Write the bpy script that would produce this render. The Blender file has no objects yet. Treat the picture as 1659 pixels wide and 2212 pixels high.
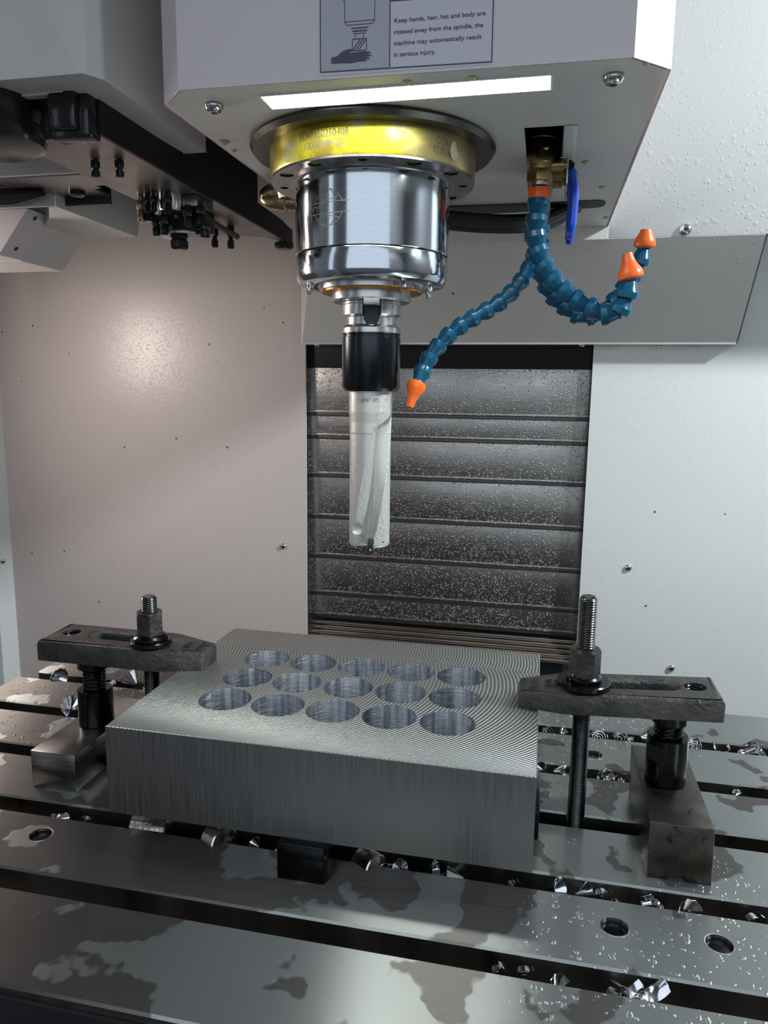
import bpy, bmesh, math, random
from mathutils import Vector, Matrix
PI=math.pi; C=bpy.context.scene.collection; SC=bpy.context.scene
random.seed(7)
# ------------------------------------------------------------------ camera
cam=bpy.data.cameras.new('camera'); cam.sensor_fit='HORIZONTAL'; cam.sensor_width=36.0
cam.lens=1599.344/1659*36.0; cam.clip_start=.01; cam.clip_end=60
co=bpy.data.objects.new('camera',cam); C.objects.link(co); SC.camera=co
yaw,pit,rol=math.radians(12.15673),math.radians(9.41509),math.radians(-.73104)
fw=Vector((-math.sin(yaw)*math.cos(pit),math.cos(yaw)*math.cos(pit),-math.sin(pit)))
rt=Vector((math.cos(yaw),math.sin(yaw),0)); dn=fw.cross(rt)
r2=rt*math.cos(rol)+dn*math.sin(rol); d2=-rt*math.sin(rol)+dn*math.cos(rol)
co.matrix_world=Matrix(((r2.x,-d2.x,-fw.x,0),(r2.y,-d2.y,-fw.y,0),(r2.z,-d2.z,-fw.z,.381),(0,0,0,1)))
# ------------------------------------------------------------------ light
SC.view_settings.view_transform='Standard'; SC.view_settings.look='None'
SC.view_settings.gamma=1.0; SC.view_settings.use_curve_mapping=False
SC.view_settings.exposure=0.0
w=bpy.data.worlds.new('world'); SC.world=w; w.use_nodes=True
bg=w.node_tree.nodes['Background']; bg.inputs[0].default_value=(.79,.89,1.0,1); bg.inputs[1].default_value=1.25
def area(name,loc,target,sx,sy,power,col):
    l=bpy.data.lights.new(name,'AREA'); l.shape='RECTANGLE'; l.size=sx; l.size_y=sy; l.energy=power; l.color=col
    o=bpy.data.objects.new(name,l); C.objects.link(o); o.location=loc
    o.rotation_euler=(Vector(target)-Vector(loc)).to_track_quat('-Z','Y').to_euler(); return o
area('work_lamp_right',(1.34,.64,1.30),(.0,1.10,.05),.10,.16,40,(.90,.97,1.0))
area('work_lamp_left',(-1.06,.88,.50),(-.35,1.05,.40),.12,.20,3.0,(1.0,.87,.80))
STRIP=56.0
# ------------------------------------------------------------------ materials
def new_mat(name):
    m=bpy.data.materials.new(name); m.use_nodes=True; nt=m.node_tree
    return m,nt,nt.nodes['Principled BSDF']
def N(nt,t,**kw):
    n=nt.nodes.new(t)
    for k,v in kw.items(): setattr(n,k,v)
    return n
def coords(nt,scale=(1,1,1),rot=(0,0,0)):
    tc=N(nt,'ShaderNodeTexCoord'); mp=N(nt,'ShaderNodeMapping')
    mp.inputs['Scale'].default_value=scale; mp.inputs['Rotation'].default_value=rot
    nt.links.new(tc.outputs['Object'],mp.inputs['Vector']); return mp.outputs[0]
def noise(nt,vec,scale,detail=3,rough=.55):
    n=N(nt,'ShaderNodeTexNoise'); n.inputs['Scale'].default_value=scale; n.inputs['Detail'].default_value=detail
    n.inputs['Roughness'].default_value=rough; nt.links.new(vec,n.inputs['Vector']); return n.outputs['Fac']
def ramp(nt,fac,stops):
    r=N(nt,'ShaderNodeValToRGB'); e=r.color_ramp.elements
    while len(e)<len(stops): e.new(.5)
    for i,(p,c) in enumerate(stops):
        e[i].position=p; e[i].color=(c,c,c,1) if not isinstance(c,tuple) else tuple(c)+(1,)
    nt.links.new(fac,r.inputs[0]); return r.outputs[0]
def mixc(nt,fac,a,b,mode='MIX'):
    m=N(nt,'ShaderNodeMix',data_type='RGBA'); m.blend_type=mode
    for s,v in ((m.inputs[0],fac),(m.inputs[6],a),(m.inputs[7],b)):
        if isinstance(v,(tuple,float,int)): s.default_value=v if not isinstance(v,tuple) else tuple(v)+(1,)
        else: nt.links.new(v,s)
    return m.outputs[2]
def math_(nt,op,a,b=None,c=None):
    m=N(nt,'ShaderNodeMath',operation=op)
    for s,v in zip(m.inputs,(a,b,c)):
        if v is None: continue
        if isinstance(v,(int,float)): s.default_value=v
        else: nt.links.new(v,s)
    return m.outputs[0]
def bump(nt,bsdf,h,strength,dist,prev=None):
    b=N(nt,'ShaderNodeBump'); b.inputs['Strength'].default_value=strength; b.inputs['Distance'].default_value=dist
    nt.links.new(h,b.inputs['Height'])
    if prev is not None: nt.links.new(prev,b.inputs['Normal'])
    nt.links.new(b.outputs[0],bsdf.inputs['Normal']); return b.outputs[0]
def drops(nt,vec,scale,size,density):
    """round drop height field: 1 in a drop's middle, 0 outside; density 0..1"""
    v=N(nt,'ShaderNodeTexVoronoi'); v.inputs['Scale'].default_value=scale; nt.links.new(vec,v.inputs['Vector'])
    h=math_(nt,'SUBTRACT',1.0,math_(nt,'DIVIDE',v.outputs['Distance'],size))
    h=math_(nt,'MAXIMUM',h,0.0)
    sep=N(nt,'ShaderNodeSeparateColor'); nt.links.new(v.outputs['Color'],sep.inputs[0])
    on=math_(nt,'LESS_THAN',sep.outputs[0],density)
    return math_(nt,'MULTIPLY',math_(nt,'POWER',h,.5),on)
def simple(name,col,metal=0,rough=.5,nscale=0,nstr=0,var=0,spec=None):
    m,nt,b=new_mat(name)
    b.inputs['Base Color'].default_value=col+(1,); b.inputs['Metallic'].default_value=metal; b.inputs['Roughness'].default_value=rough
    if spec is not None: b.inputs['Specular IOR Level'].default_value=spec
    if nscale:
        f=noise(nt,coords(nt),nscale,4)
        if nstr: bump(nt,b,f,nstr,.002)
        if var:
            d=tuple(c*(1-var) for c in col); u=tuple(min(1,c*(1+var)) for c in col)
            nt.links.new(ramp(nt,f,[(.3,d),(.7,u)]),b.inputs['Base Color'])
            nt.links.new(ramp(nt,f,[(.3,rough*.8),(.7,min(1,rough*1.25))]),b.inputs['Roughness'])
    return m
def paint(name,col,rough=.38,drop=None,dirt=True):
    m,nt,b=new_mat(name); v=coords(nt)
    b.inputs['Base Color'].default_value=col+(1,); b.inputs['Roughness'].default_value=rough
    h=noise(nt,v,420,2); nb=bump(nt,b,h,.10,.0006)
    if dirt:
        s=drops(nt,coords(nt),26,.06,.20)
        nt.links.new(mixc(nt,math_(nt,'GREATER_THAN',s,.2),col,(.12,.10,.08)),b.inputs['Base Color'])
    if drop:
        mask=ramp(nt,noise(nt,v,2.2,2),[(.38,0.),(.62,1.)])
        hh=math_(nt,'MULTIPLY',drops(nt,v,drop,.30,.42),mask)
        hh=math_(nt,'ADD',hh,math_(nt,'MULTIPLY',drops(nt,v,drop*2.1,.33,.5),mask))
        bump(nt,b,hh,.55,.0010,nb)
        nt.links.new(ramp(nt,hh,[(.05,rough),(.4,.08)]),b.inputs['Roughness'])
    return m
def metal(name,col,rough,stretch=(1,1,1),nscale=60,bstr=.05,var=.15,aniso=0):
    m,nt,b=new_mat(name); b.inputs['Metallic'].default_value=1
    f=noise(nt,coords(nt,stretch),nscale,4)
    nt.links.new(ramp(nt,f,[(.25,tuple(c*(1-var) for c in col)),(.75,tuple(min(1,c*(1+var)) for c in col))]),b.inputs['Base Color'])
    nt.links.new(ramp(nt,f,[(.25,rough*.75),(.75,rough*1.25)]),b.inputs['Roughness'])
    if bstr: bump(nt,b,f,bstr,.0008)
    return m
M={}
M['paint_head']=paint('painted_head_sheet',(.64,.58,.60),.42,None,False)
M['paint_under']=paint('painted_underside',(.60,.60,.57),.30,None,False)
M['paint_apron']=paint('painted_apron',(.62,.615,.59),.32,70)
M['paint_panel_darkened']=paint('side_panel_darkened',(.54,.56,.555),.36,70)  # same paint as the wall, darkened to offset the nearby lamp's brightness
M['paint_dim']=paint('darkened_enclosure',(.20,.20,.21),.45,None,False)  # enclosure colour darkened so spindle and table reflect dim walls
M['atc_base']=metal('worn_grey_plate',(.26,.235,.225),.4,(1,1,1),30,.03,.08)
M['paint_left_warm_lit']=paint('wall_left_warm_lit',(.60,.54,.515),.30,260)  # grey wall paint with the warm light's pink tint put into it
M['paint_right']=paint('painted_wall_right',(.68,.705,.70),.36,210)  # same grey wall paint, lightened in place of a stronger right lamp
M['paint_atc_warm_lit']=paint('changer_warm_lit',(.60,.575,.545),.40,None,False)  # paint warmed to carry the warm light on the changer covers
M['dark']=simple('dark_recess',(.012,.012,.014),0,.5)
M['black_oil']=simple('oily_black_steel',(.018,.018,.020),.3,.16,90,.25)
M['black_plate']=simple('black_plate',(.011,.011,.012),0,.5,spec=.22)
M['oxide']=metal('black_oxide_steel',(.030,.031,.033),.22,(1,1,1),150,.03,.2)
M['stud']=metal('worn_stud',(.10,.10,.10),.24,(1,1,1),150,.03,.2)
M['holder']=metal('holder_black',(.040,.045,.052),.26,(1,1,.1),120,.04,.25)
M['polished']=metal('polished_steel',(.50,.545,.59),.12,(1,1,8),90,.015,.06)
M['steel']=metal('machined_steel',(.50,.50,.50),.28,(1,1,1),120,.04,.12)
M['steel_dark']=metal('dark_machined_steel',(.26,.25,.25),.32,(1,1,1),120,.04,.15)
M['flange']=metal('flange_steel',(.33,.32,.32),.28,(1,1,1),60,.01,.06)
M['lip']=metal('lip_steel',(.10,.095,.09),.35,(1,1,1),70,.05,.2)
M['brown_steel']=metal('stained_steel',(.46,.40,.35),.36,(1,30,30),10,.03,.25)
M['chrome']=metal('chrome_screw',(.62,.60,.58),.14,(1,1,1),200,.02,.08)
M['drill']=metal('nickel_drill',(.60,.60,.56),.46,(1,1,1),300,.03,.04)
for n_ in M['drill'].node_tree.nodes:
    if n_.type=='BSDF_PRINCIPLED': n_.inputs['Metallic'].default_value=.72
M['brass']=metal('brass',(.34,.25,.10),.36,(1,1,1),160,.12,.25)
M['brass_old']=metal('old_brass',(.42,.33,.20),.30,(1,1,1),160,.10,.25)
M['blue_hose']=simple('blue_plastic',(.004,.068,.135),0,.25,spec=.35)
M['orange']=simple('orange_plastic',(.80,.13,.012),0,.35)
M['blue_handle']=simple('blue_vinyl',(.006,.055,.42),0,.18)
M['white_steel']=simple('pale_zinc',(.62,.58,.56),.6,.3)
M['orange_ring']=metal('copper_ring',(.55,.26,.06),.3,(1,1,1),150,.03,.2)
M['label']=simple('label_film',(.56,.55,.60),0,.35)
M['label_grey']=simple('label_grey',(.42,.42,.46),0,.4)
M['ink']=simple('label_ink',(.055,.058,.10),0,.5)
M['etch']=simple('etched_mark',(.10,.095,.08),.4,.5)
M['etch_gold']=simple('etched_pale_mark',(.20,.18,.15),.6,.4)
M['tape']=simple('pale_smear',(.52,.50,.40),0,.5,400,.3,.2)
M['cable']=simple('black_cable',(.012,.012,.013),0,.35)
M['insert']=simple('blue_black_insert',(.02,.035,.05),.4,.3)
M['chip']=metal('bright_chip',(.72,.73,.78),.13,(1,1,1),300,.05,.10)
M['slug']=metal('bright_slug',(.60,.58,.56),.20,(1,1,1),300,.30,.15)
M['lamp_frame']=simple('lamp_frame',(.75,.76,.74),0,.3)
M['green_drop']=simple('coolant_drop',(.42,.45,.20),0,.08)
m,nt,b=new_mat('led_diffuser'); b.inputs['Emission Color'].default_value=(.97,1,.95,1); b.inputs['Emission Strength'].default_value=STRIP
b.inputs['Base Color'].default_value=(.9,.9,.9,1); M['led']=m
# yellow grease over steel
m,nt,b=new_mat('greased_flange'); v=coords(nt)
f=noise(nt,v,22,5,.65); f2=noise(nt,v,90,3)
col=ramp(nt,f,[(.36,(.26,.19,.03)),(.46,(.50,.42,.02)),(.55,(.62,.57,.05)),(.66,(.66,.62,.40))])
sx=N(nt,'ShaderNodeSeparateXYZ'); tc=N(nt,'ShaderNodeTexCoord'); nt.links.new(tc.outputs['Object'],sx.inputs[0])
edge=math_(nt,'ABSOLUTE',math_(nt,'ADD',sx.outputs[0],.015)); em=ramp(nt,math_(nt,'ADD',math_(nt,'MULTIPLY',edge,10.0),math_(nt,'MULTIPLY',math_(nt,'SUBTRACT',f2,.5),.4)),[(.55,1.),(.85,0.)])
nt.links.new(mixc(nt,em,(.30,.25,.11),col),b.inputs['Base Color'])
b.inputs['Metallic'].default_value=.55; b.inputs['Roughness'].default_value=.3; bump(nt,b,f2,.15,.001); M['grease']=m
# forged clamp steel
m,nt,b=new_mat('forged_clamp'); v=coords(nt); f=noise(nt,v,200,5,.7); g=noise(nt,v,38,4)
b.inputs['Metallic'].default_value=.85
nt.links.new(ramp(nt,g,[(.3,(.035,.035,.036)),(.7,(.095,.09,.086))]),b.inputs['Base Color'])
nt.links.new(ramp(nt,g,[(.3,.24),(.7,.40)]),b.inputs['Roughness']); bump(nt,b,f,.9,.0022); M['forged']=m
# way cover steel with coolant drops
m,nt,b=new_mat('wet_way_cover'); v=coords(nt); f=noise(nt,coords(nt,(3,3,90)),9,4); g=noise(nt,v,7,3)
b.inputs['Metallic'].default_value=1
nt.links.new(mixc(nt,g,(.30,.285,.27),(.50,.485,.47)),b.inputs['Base Color'])
nt.links.new(ramp(nt,f,[(.3,.22),(.7,.42)]),b.inputs['Roughness'])
nb=bump(nt,b,f,.12,.0008); dr=math_(nt,'ADD',drops(nt,v,230,.36,.35),drops(nt,v,400,.36,.45)); bump(nt,b,dr,.9,.0011,nb); M['way']=m
# table steel: scraped grey steel, dark oily stains, milky coolant film, droplets
m,nt,b=new_mat('wet_table_steel'); v=coords(nt)
b.inputs['Metallic'].default_value=.95
g=noise(nt,v,19,3.2,.5); br=noise(nt,coords(nt,(2,60,2)),18,3); big=noise(nt,v,4,2); wob=N(nt,'ShaderNodeTexNoise'); wob.inputs['Scale'].default_value=70; nt.links.new(v,wob.inputs['Vector'])
va=N(nt,'ShaderNodeVectorMath',operation='MULTIPLY_ADD'); nt.links.new(wob.outputs['Color'],va.inputs[0]); va.inputs[1].default_value=(.010,.010,0); nt.links.new(v,va.inputs[2]); vw=va.outputs[0]
s0=N(nt,'ShaderNodeSeparateXYZ'); nt.links.new(v,s0.inputs[0]); bias=math_(nt,'MINIMUM',math_(nt,'MAXIMUM',math_(nt,'MULTIPLY',math_(nt,'ADD',s0.outputs[0],.24),.35),-.07),.05)
film=ramp(nt,math_(nt,'ADD',bias,math_(nt,'ADD',math_(nt,'MULTIPLY',g,.7),math_(nt,'MULTIPLY',big,.3))),[(.495,0.),(.51,1.)])
stain=ramp(nt,noise(nt,v,9,4),[(.35,0.),(.65,1.)])
base=mixc(nt,br,(.16,.153,.145),(.25,.243,.234)); base=mixc(nt,math_(nt,'MULTIPLY',stain,.6),base,(.16,.145,.13))
nt.links.new(mixc(nt,film,base,(.40,.42,.405)),b.inputs['Base Color'])
nt.links.new(mixc(nt,film,ramp(nt,br,[(.3,.36),(.7,.42)]),(.36,.36,.36)),b.inputs['Roughness'])
uv=N(nt,'ShaderNodeUVMap',uv_map='UVMap'); tg=N(nt,'ShaderNodeTangent',direction_type='UV_MAP',uv_map='UVMap'); nt.links.new(tg.outputs[0],b.inputs['Tangent']); b.inputs['Anisotropic'].default_value=1.0
n2=bump(nt,b,film,.15,.0006)
msk=ramp(nt,noise(nt,v,6.5,2),[(.45,0.),(.60,1.)])
dd=math_(nt,'MULTIPLY',math_(nt,'ADD',drops(nt,vw,150,.32,.22),drops(nt,vw,260,.34,.28)),msk)
sp_=N(nt,'ShaderNodeSeparateXYZ'); nt.links.new(v,sp_.inputs[0]); zone=math_(nt,'MAXIMUM',ramp(nt,math_(nt,'ADD',math_(nt,'MULTIPLY',sp_.outputs[0],2.5),.5),[(.25,0.),(.5,1.)]),ramp(nt,math_(nt,'ADD',math_(nt,'MULTIPLY',sp_.outputs[1],4.0),.5),[(.3,0.),(.45,1.)]))
dd=math_(nt,'MULTIPLY',dd,zone)
bump(nt,b,dd,.6,.0010,n2); M['table']=m
M['table_side']=metal('slot_wall_steel',(.20,.19,.175),.34,(3,1,.3),12,.02,.3)
# milled workpiece top: arcs of the face cutter
m,nt,b=new_mat('milled_plate'); b.inputs['Metallic'].default_value=1
tc=N(nt,'ShaderNodeTexCoord'); sx=N(nt,'ShaderNodeSeparateXYZ'); nt.links.new(tc.outputs['Object'],sx.inputs[0])
X,Y,Z=sx.outputs
def arcs(yc,R,pitch):
    t=math_(nt,'SUBTRACT',Y,yc); q=math_(nt,'SUBTRACT',R*R,math_(nt,'MULTIPLY',t,t)); q=math_(nt,'SQRT',math_(nt,'MAXIMUM',q,0.0001))
    u=math_(nt,'SUBTRACT',X,q); return math_(nt,'SINE',math_(nt,'MULTIPLY',u,2*PI/pitch))
a1=arcs(.155,.172,.0036); a2=arcs(.225,.15,.0030)
sel=math_(nt,'GREATER_THAN',Y,.205)
mx=N(nt,'ShaderNodeMix',data_type='FLOAT'); nt.links.new(sel,mx.inputs[0]); nt.links.new(a1,mx.inputs[2]); nt.links.new(a2,mx.inputs[3]); aa=mx.outputs[0]
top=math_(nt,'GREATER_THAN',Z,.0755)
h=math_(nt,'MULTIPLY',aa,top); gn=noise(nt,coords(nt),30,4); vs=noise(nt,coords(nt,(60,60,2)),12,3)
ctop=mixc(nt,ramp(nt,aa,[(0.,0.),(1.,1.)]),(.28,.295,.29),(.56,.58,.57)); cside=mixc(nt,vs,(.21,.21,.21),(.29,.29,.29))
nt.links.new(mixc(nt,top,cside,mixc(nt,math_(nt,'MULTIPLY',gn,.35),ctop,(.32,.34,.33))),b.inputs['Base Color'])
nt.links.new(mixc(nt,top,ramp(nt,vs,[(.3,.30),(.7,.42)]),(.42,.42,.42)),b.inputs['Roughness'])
bump(nt,b,h,.55,.0008); M['plate']=m
m,nt,b=new_mat('bored_hole'); b.inputs['Metallic'].default_value=1
f=noise(nt,coords(nt,(9,9,160)),8,4,.7); vb=noise(nt,coords(nt,(1,1,.04)),150,3,.6)
nt.links.new(ramp(nt,vb,[(.38,(.30,.33,.38)),(.5,(.60,.64,.70)),(.62,(.88,.90,.93))]),b.inputs['Base Color'])
nt.links.new(ramp(nt,f,[(.3,.16),(.7,.36)]),b.inputs['Roughness']); bump(nt,b,f,.6,.0008); M['bore']=m
# rusty riser
m,nt,b=new_mat('stained_riser'); v=coords(nt); g=noise(nt,v,45,6,.7); k=noise(nt,v,95,5,.65)
b.inputs['Metallic'].default_value=1
c1=mixc(nt,ramp(nt,g,[(.4,0.),(.65,1.)]),(.085,.081,.077),(.060,.047,.034)); c1=mixc(nt,ramp(nt,k,[(.60,0.),(.68,1.)]),c1,(.02,.019,.018))
nt.links.new(c1,b.inputs['Base Color']); b.inputs['Roughness'].default_value=.38; bump(nt,b,k,.12,.001); M['riser']=m
M['riser_clean']=metal('ground_riser',(.30,.29,.28),.26,(1,1,40),20,.04,.2)
M['wiper_shade']=simple('dark_wiper_shade',(.075,.07,.066),.6,.4)
M['rubber']=simple('dark_floor',(.05,.05,.05),0,.6)
# ------------------------------------------------------------------ helpers
ORG={}
def empty(name,loc,label=None,cat=None,group=None):
    o=bpy.data.objects.new(name,None); o.empty_display_size=.02; C.objects.link(o); o.location=loc; ORG[o]=Vector(loc)
    if label: o['label']=label; o['category']=cat
    if group: o['group']=group
    return o
def tag(o,label,cat,group=None):
    o['label']=label; o['category']=cat
    if group: o['group']=group
    return o
def fin(bm,name,mat,parent=None,angle=32,label=None,org=None):
    """link bm (world coordinates) as one mesh object"""
    o0=ORG[parent] if parent is not None else (Vector(org) if org else Vector((0,0,0)))
    if o0.length>0: bmesh.ops.translate(bm,vec=-o0,verts=bm.verts)
    bmesh.ops.recalc_face_normals(bm,faces=bm.faces)
    me=bpy.data.meshes.new(name); bm.to_mesh(me); bm.free()
    for mm in (mat if isinstance(mat,(list,tuple)) else [mat]): me.materials.append(mm)
    me.polygons.foreach_set('use_smooth',[True]*len(me.polygons)); me.set_sharp_from_angle(angle=math.radians(angle))
    o=bpy.data.objects.new(name,me); C.objects.link(o)
    if parent is not None: o.parent=parent
    else: o.location=o0
    ORG[o]=o0
    if label: o['label']=label
    return o
def struct(o): o['kind']='structure'; return o
def bx(x0,x1,y0,y1,z0,z1,bev=0,bm=None,seg=2):
    b2=bmesh.new()
    bmesh.ops.create_cube(b2,size=1)
    for v in b2.verts: v.co=Vector((x0+(v.co.x+.5)*(x1-x0),y0+(v.co.y+.5)*(y1-y0),z0+(v.co.z+.5)*(z1-z0)))
    if bev: bmesh.ops.bevel(b2,geom=b2.edges[:],offset=bev,segments=seg,profile=.5,affect='EDGES')
    return join(bm,b2)
def join(bm,b2):
    if bm is None: return b2
    me=bpy.data.meshes.new('tmp'); b2.to_mesh(me); b2.free(); bm.from_mesh(me); bpy.data.meshes.remove(me); return bm
def xf(bm,mat):
    bmesh.ops.transform(bm,matrix=mat,verts=bm.verts); return bm
def lathe(prof,c=(0,0,0),seg=48,bm=None,closed=True,mi=None):
    """prof: (r,z) list; capped at both ends"""
    b2=bmesh.new(); rings=[]
    for r,z in prof:
        if r<1e-6: rings.append([b2.verts.new((0,0,z))])
        else: rings.append([b2.verts.new((r*math.cos(2*PI*i/seg),r*math.sin(2*PI*i/seg),z)) for i in range(seg)])
    for a,b_ in zip(rings,rings[1:]):
        for i in range(seg):
            j=(i+1)%seg
            if len(a)==1 and len(b_)==1: continue
            if len(a)==1: b2.faces.new((a[0],b_[j],b_[i]))
            elif len(b_)==1: b2.faces.new((a[i],a[j],b_[0]))
            else: b2.faces.new((a[i],a[j],b_[j],b_[i]))
    if closed:
        for r_ in (rings[0],rings[-1]):
            if len(r_)>2: b2.faces.new(r_)
    bmesh.ops.translate(b2,vec=Vector(c),verts=b2.verts)
    return join(bm,b2)
def prism(poly,z0,z1,bev=0,bm=None,seg=2):
    b2=bmesh.new(); lo=[b2.verts.new((x,y,z0)) for x,y in poly]; hi=[b2.verts.new((x,y,z1)) for x,y in poly]; n=len(poly)
    b2.faces.new(lo[::-1]); b2.faces.new(hi)
    for i in range(n): b2.faces.new((lo[i],lo[(i+1)%n],hi[(i+1)%n],hi[i]))
    if bev:
        bmesh.ops.bevel(b2,geom=b2.edges[:],offset=bev,segments=seg,profile=.5,affect='EDGES')
    return join(bm,b2)
def hull_faces(verts,faces,bm=None):
    b2=bmesh.new(); vs=[b2.verts.new(v) for v in verts]
    for f in faces: b2.faces.new([vs[i] for i in f])
    return join(bm,b2)
def plate_holes(outer,holes,z0,z1,bm=None,side_mat=1):
    """flat plate with through holes; wall of the holes gets material slot side_mat"""
    b2=bmesh.new(); loops=[]
    for z in (z1,z0):
        eds=[]; ls=[]
        for lp in [outer]+holes:
            vs=[b2.verts.new((x,y,z)) for x,y in lp]; ls.append(vs)
            for i in range(len(vs)): eds.append(b2.edges.new((vs[i],vs[(i+1)%len(vs)])))
        bmesh.ops.triangle_fill(b2,use_beauty=True,use_dissolve=False,edges=eds); loops.append(ls)
    for k,(a,b_) in enumerate(zip(*loops)):
        n=len(a)
        for i in range(n):
            f=b2.faces.new((a[i],a[(i+1)%n],b_[(i+1)%n],b_[i]))
            if k>0: f.material_index=side_mat
    return join(bm,b2)
def circ(x,y,r,n=40): return [(x+r*math.cos(2*PI*i/n),y+r*math.sin(2*PI*i/n)) for i in range(n)]
def tube(pts,r,seg=12,bm=None,caps=True):
    b2=bmesh.new(); pts=[Vector(p) for p in pts]; rings=[]; n=len(pts); up=None
    for i,p in enumerate(pts):
        t=(pts[min(i+1,n-1)]-pts[max(i-1,0)]).normalized()
        if up is None: up=t.orthogonal().normalized()
        up=(up-t*up.dot(t)).normalized(); s=t.cross(up); rr=r[i] if isinstance(r,(list,tuple)) else r
        rings.append([b2.verts.new(p+(up*math.cos(2*PI*k/seg)+s*math.sin(2*PI*k/seg))*rr) for k in range(seg)])
    for a,b_ in zip(rings,rings[1:]):
        for k in range(seg): b2.faces.new((a[k],a[(k+1)%seg],b_[(k+1)%seg],b_[k]))
    if caps: b2.faces.new(rings[0]); b2.faces.new(rings[-1])
    return join(bm,b2)
def smooth_path(pts,n):
    pts=[Vector(p) for p in pts]; P=[pts[0]*2-pts[1]]+pts+[pts[-1]*2-pts[-2]]; out=[]
    for i in range(1,len(P)-2):
        for k in range(n):
            t=k/n; a,b_,c,d=P[i-1],P[i],P[i+1],P[i+2]
            out.append(.5*((2*b_)+(c-a)*t+(2*a-5*b_+4*c-d)*t*t+(3*b_-a-3*c+d)*t**3))
    out.append(pts[-1]); return out
def polar(rf,z0,z1,nz,seg,c,bm=None):
    b2=bmesh.new(); rings=[]
    for k in range(nz+1):
        z=z0+(z1-z0)*k/nz
        rings.append([b2.verts.new((c[0]+rf(z,2*PI*i/seg)*math.cos(2*PI*i/seg),c[1]+rf(z,2*PI*i/seg)*math.sin(2*PI*i/seg),z)) for i in range(seg)])
    for a,b_ in zip(rings,rings[1:]):
        for i in range(seg): b2.faces.new((a[i],a[(i+1)%seg],b_[(i+1)%seg],b_[i]))
    b2.faces.new(rings[0]); b2.faces.new(rings[-1]); return join(bm,b2)
def thread(c,r,z0,z1,pitch,depth,seg=24,chamfer=.0015,bm=None):
    def rf(z,a):
        t=((z/pitch-a/(2*PI))%1.0); d=depth*(abs(t-.5)*2)
        e=min(z-z0,z1-z); cut=max(0,chamfer-e) if chamfer else 0
        return min(r-d,r-cut)
    return polar(rf,z0,z1,max(4,int((z1-z0)/pitch*6)),seg,c,bm)
def frame(p,d,up=None):
    d=Vector(d).normalized(); q=d.to_track_quat('Z','Y'); return Matrix.Translation(Vector(p))@q.to_matrix().to_4x4()
def screw(parent,p,d,r=.0062,name='screw',mat='chrome'):
    """button head screw with a hex socket; d points out of the surface"""
    h=r*.75; prof=[(r*.98,0),(r,h*.12),(r*.93,h*.45),(r*.72,h*.82),(r*.5,h*.98),(r*.42,h)]
    bm=lathe([(0,0)]+prof+[(0,h)],seg=20,closed=False); xf(bm,frame(p,d)); s=fin(bm,name,M[mat],parent,50)
    b2=prism([(r*.40*math.cos(PI/3*k),r*.40*math.sin(PI/3*k)) for k in range(6)],h*.96,h*1.01); xf(b2,frame(p,d))
    fin(b2,'hex_socket',M['dark'],s)
    return s
def text_verts(body,size,off=0):
    cu=bpy.data.curves.new('t','FONT'); cu.body=body; cu.size=size; cu.resolution_u=3; cu.offset=off
    o=bpy.data.objects.new('t',cu); C.objects.link(o); dg=bpy.context.evaluated_depsgraph_get(); dg.update()
    me=bpy.data.meshes.new_from_object(o.evaluated_get(dg)); bpy.data.objects.remove(o); bpy.data.curves.remove(cu)
    b2=bmesh.new(); b2.from_mesh(me); bpy.data.meshes.remove(me)
    bmesh.ops.remove_doubles(b2,verts=b2.verts,dist=1e-6)
    return b2
def width(b2): return max(v.co.x for v in b2.verts) if b2.verts else 0
def extr(b2,nrm,t):
    r=bmesh.ops.extrude_face_region(b2,geom=b2.faces[:]); vs=[g for g in r['geom'] if isinstance(g,bmesh.types.BMVert)]
    bmesh.ops.translate(b2,vec=Vector(nrm)*t,verts=vs); return b2
# ------------------------------------------------------------------ setting
YB=1.372
b2=bx(-1.125,-.452,YB,YB+.006,-.55,1.5)
wl=struct(fin(b2,'wall_back',M['paint_left_warm_lit'],label='grey painted sheet with warm light in its colour left of the column'))
for p in ((-.5005,YB,.0696),): screw(wl,p,(0,-1,0),.0062)
b2=bx(.076,1.5,YB,YB+.006,-.55,1.5)
wr=struct(fin(b2,'wall_back',M['paint_right'],label='pale painted sheet right of the column'))
for p in ((.1582,YB,.0674),(.2449,YB,-.1152)): screw(wr,p,(0,-1,0),.0066)
b2=hull_faces([(-1.125,1.372,-.55),(-1.125,1.372,1.5),(-1.146,1.345,-.55),(-1.146,1.345,1.5),(-1.163,1.345,-.55),(-1.163,1.345,1.5)],[(0,1,3,2),(2,3,5,4)])
w3=struct(fin(b2,'wall_left',M['paint_right'],angle=10,label='folded light strip at the left end of the back wall'))
struct(fin(hull_faces([(-1.163,1.345,-.55),(-1.163,1.345,1.5),(-1.172,.0,-.55),(-1.172,.0,1.5)],[(0,1,3,2)]),'wall_left',M['paint_dim'],label='dim side wall left of the folded strip'))
nn=Vector((.79,-.61,0)).normalized()
for p in ((-1.137,1.3566,.002),(-1.137,1.3566,.316)): screw(w3,p,nn,.0055)
struct(fin(bx(1.5,1.51,-.2,YB,-.55,1.5),'wall_right',M['paint_dim']))
struct(fin(bx(-1.172,1.5,-.2,YB,1.5,1.51),'ceiling',M['paint_dim']))
b2=plate_holes([(-1.172,-.55),(1.5,-.55),(1.5,1.5),(-1.172,1.5)],[[(-.62,-.30),(-.62,1.25),(.60,1.25),(.60,-.30)]],-.22,-.20)
xf(b2,Matrix(((1,0,0,0),(0,0,1,0),(0,1,0,0),(0,0,0,1))))
struct(fin(b2,'wall_front',[M['paint_dim'],M['paint_dim']]))
struct(fin(bx(-1.172,1.5,-.2,YB,-.56,-.55),'floor',M['rubber']))
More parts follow.
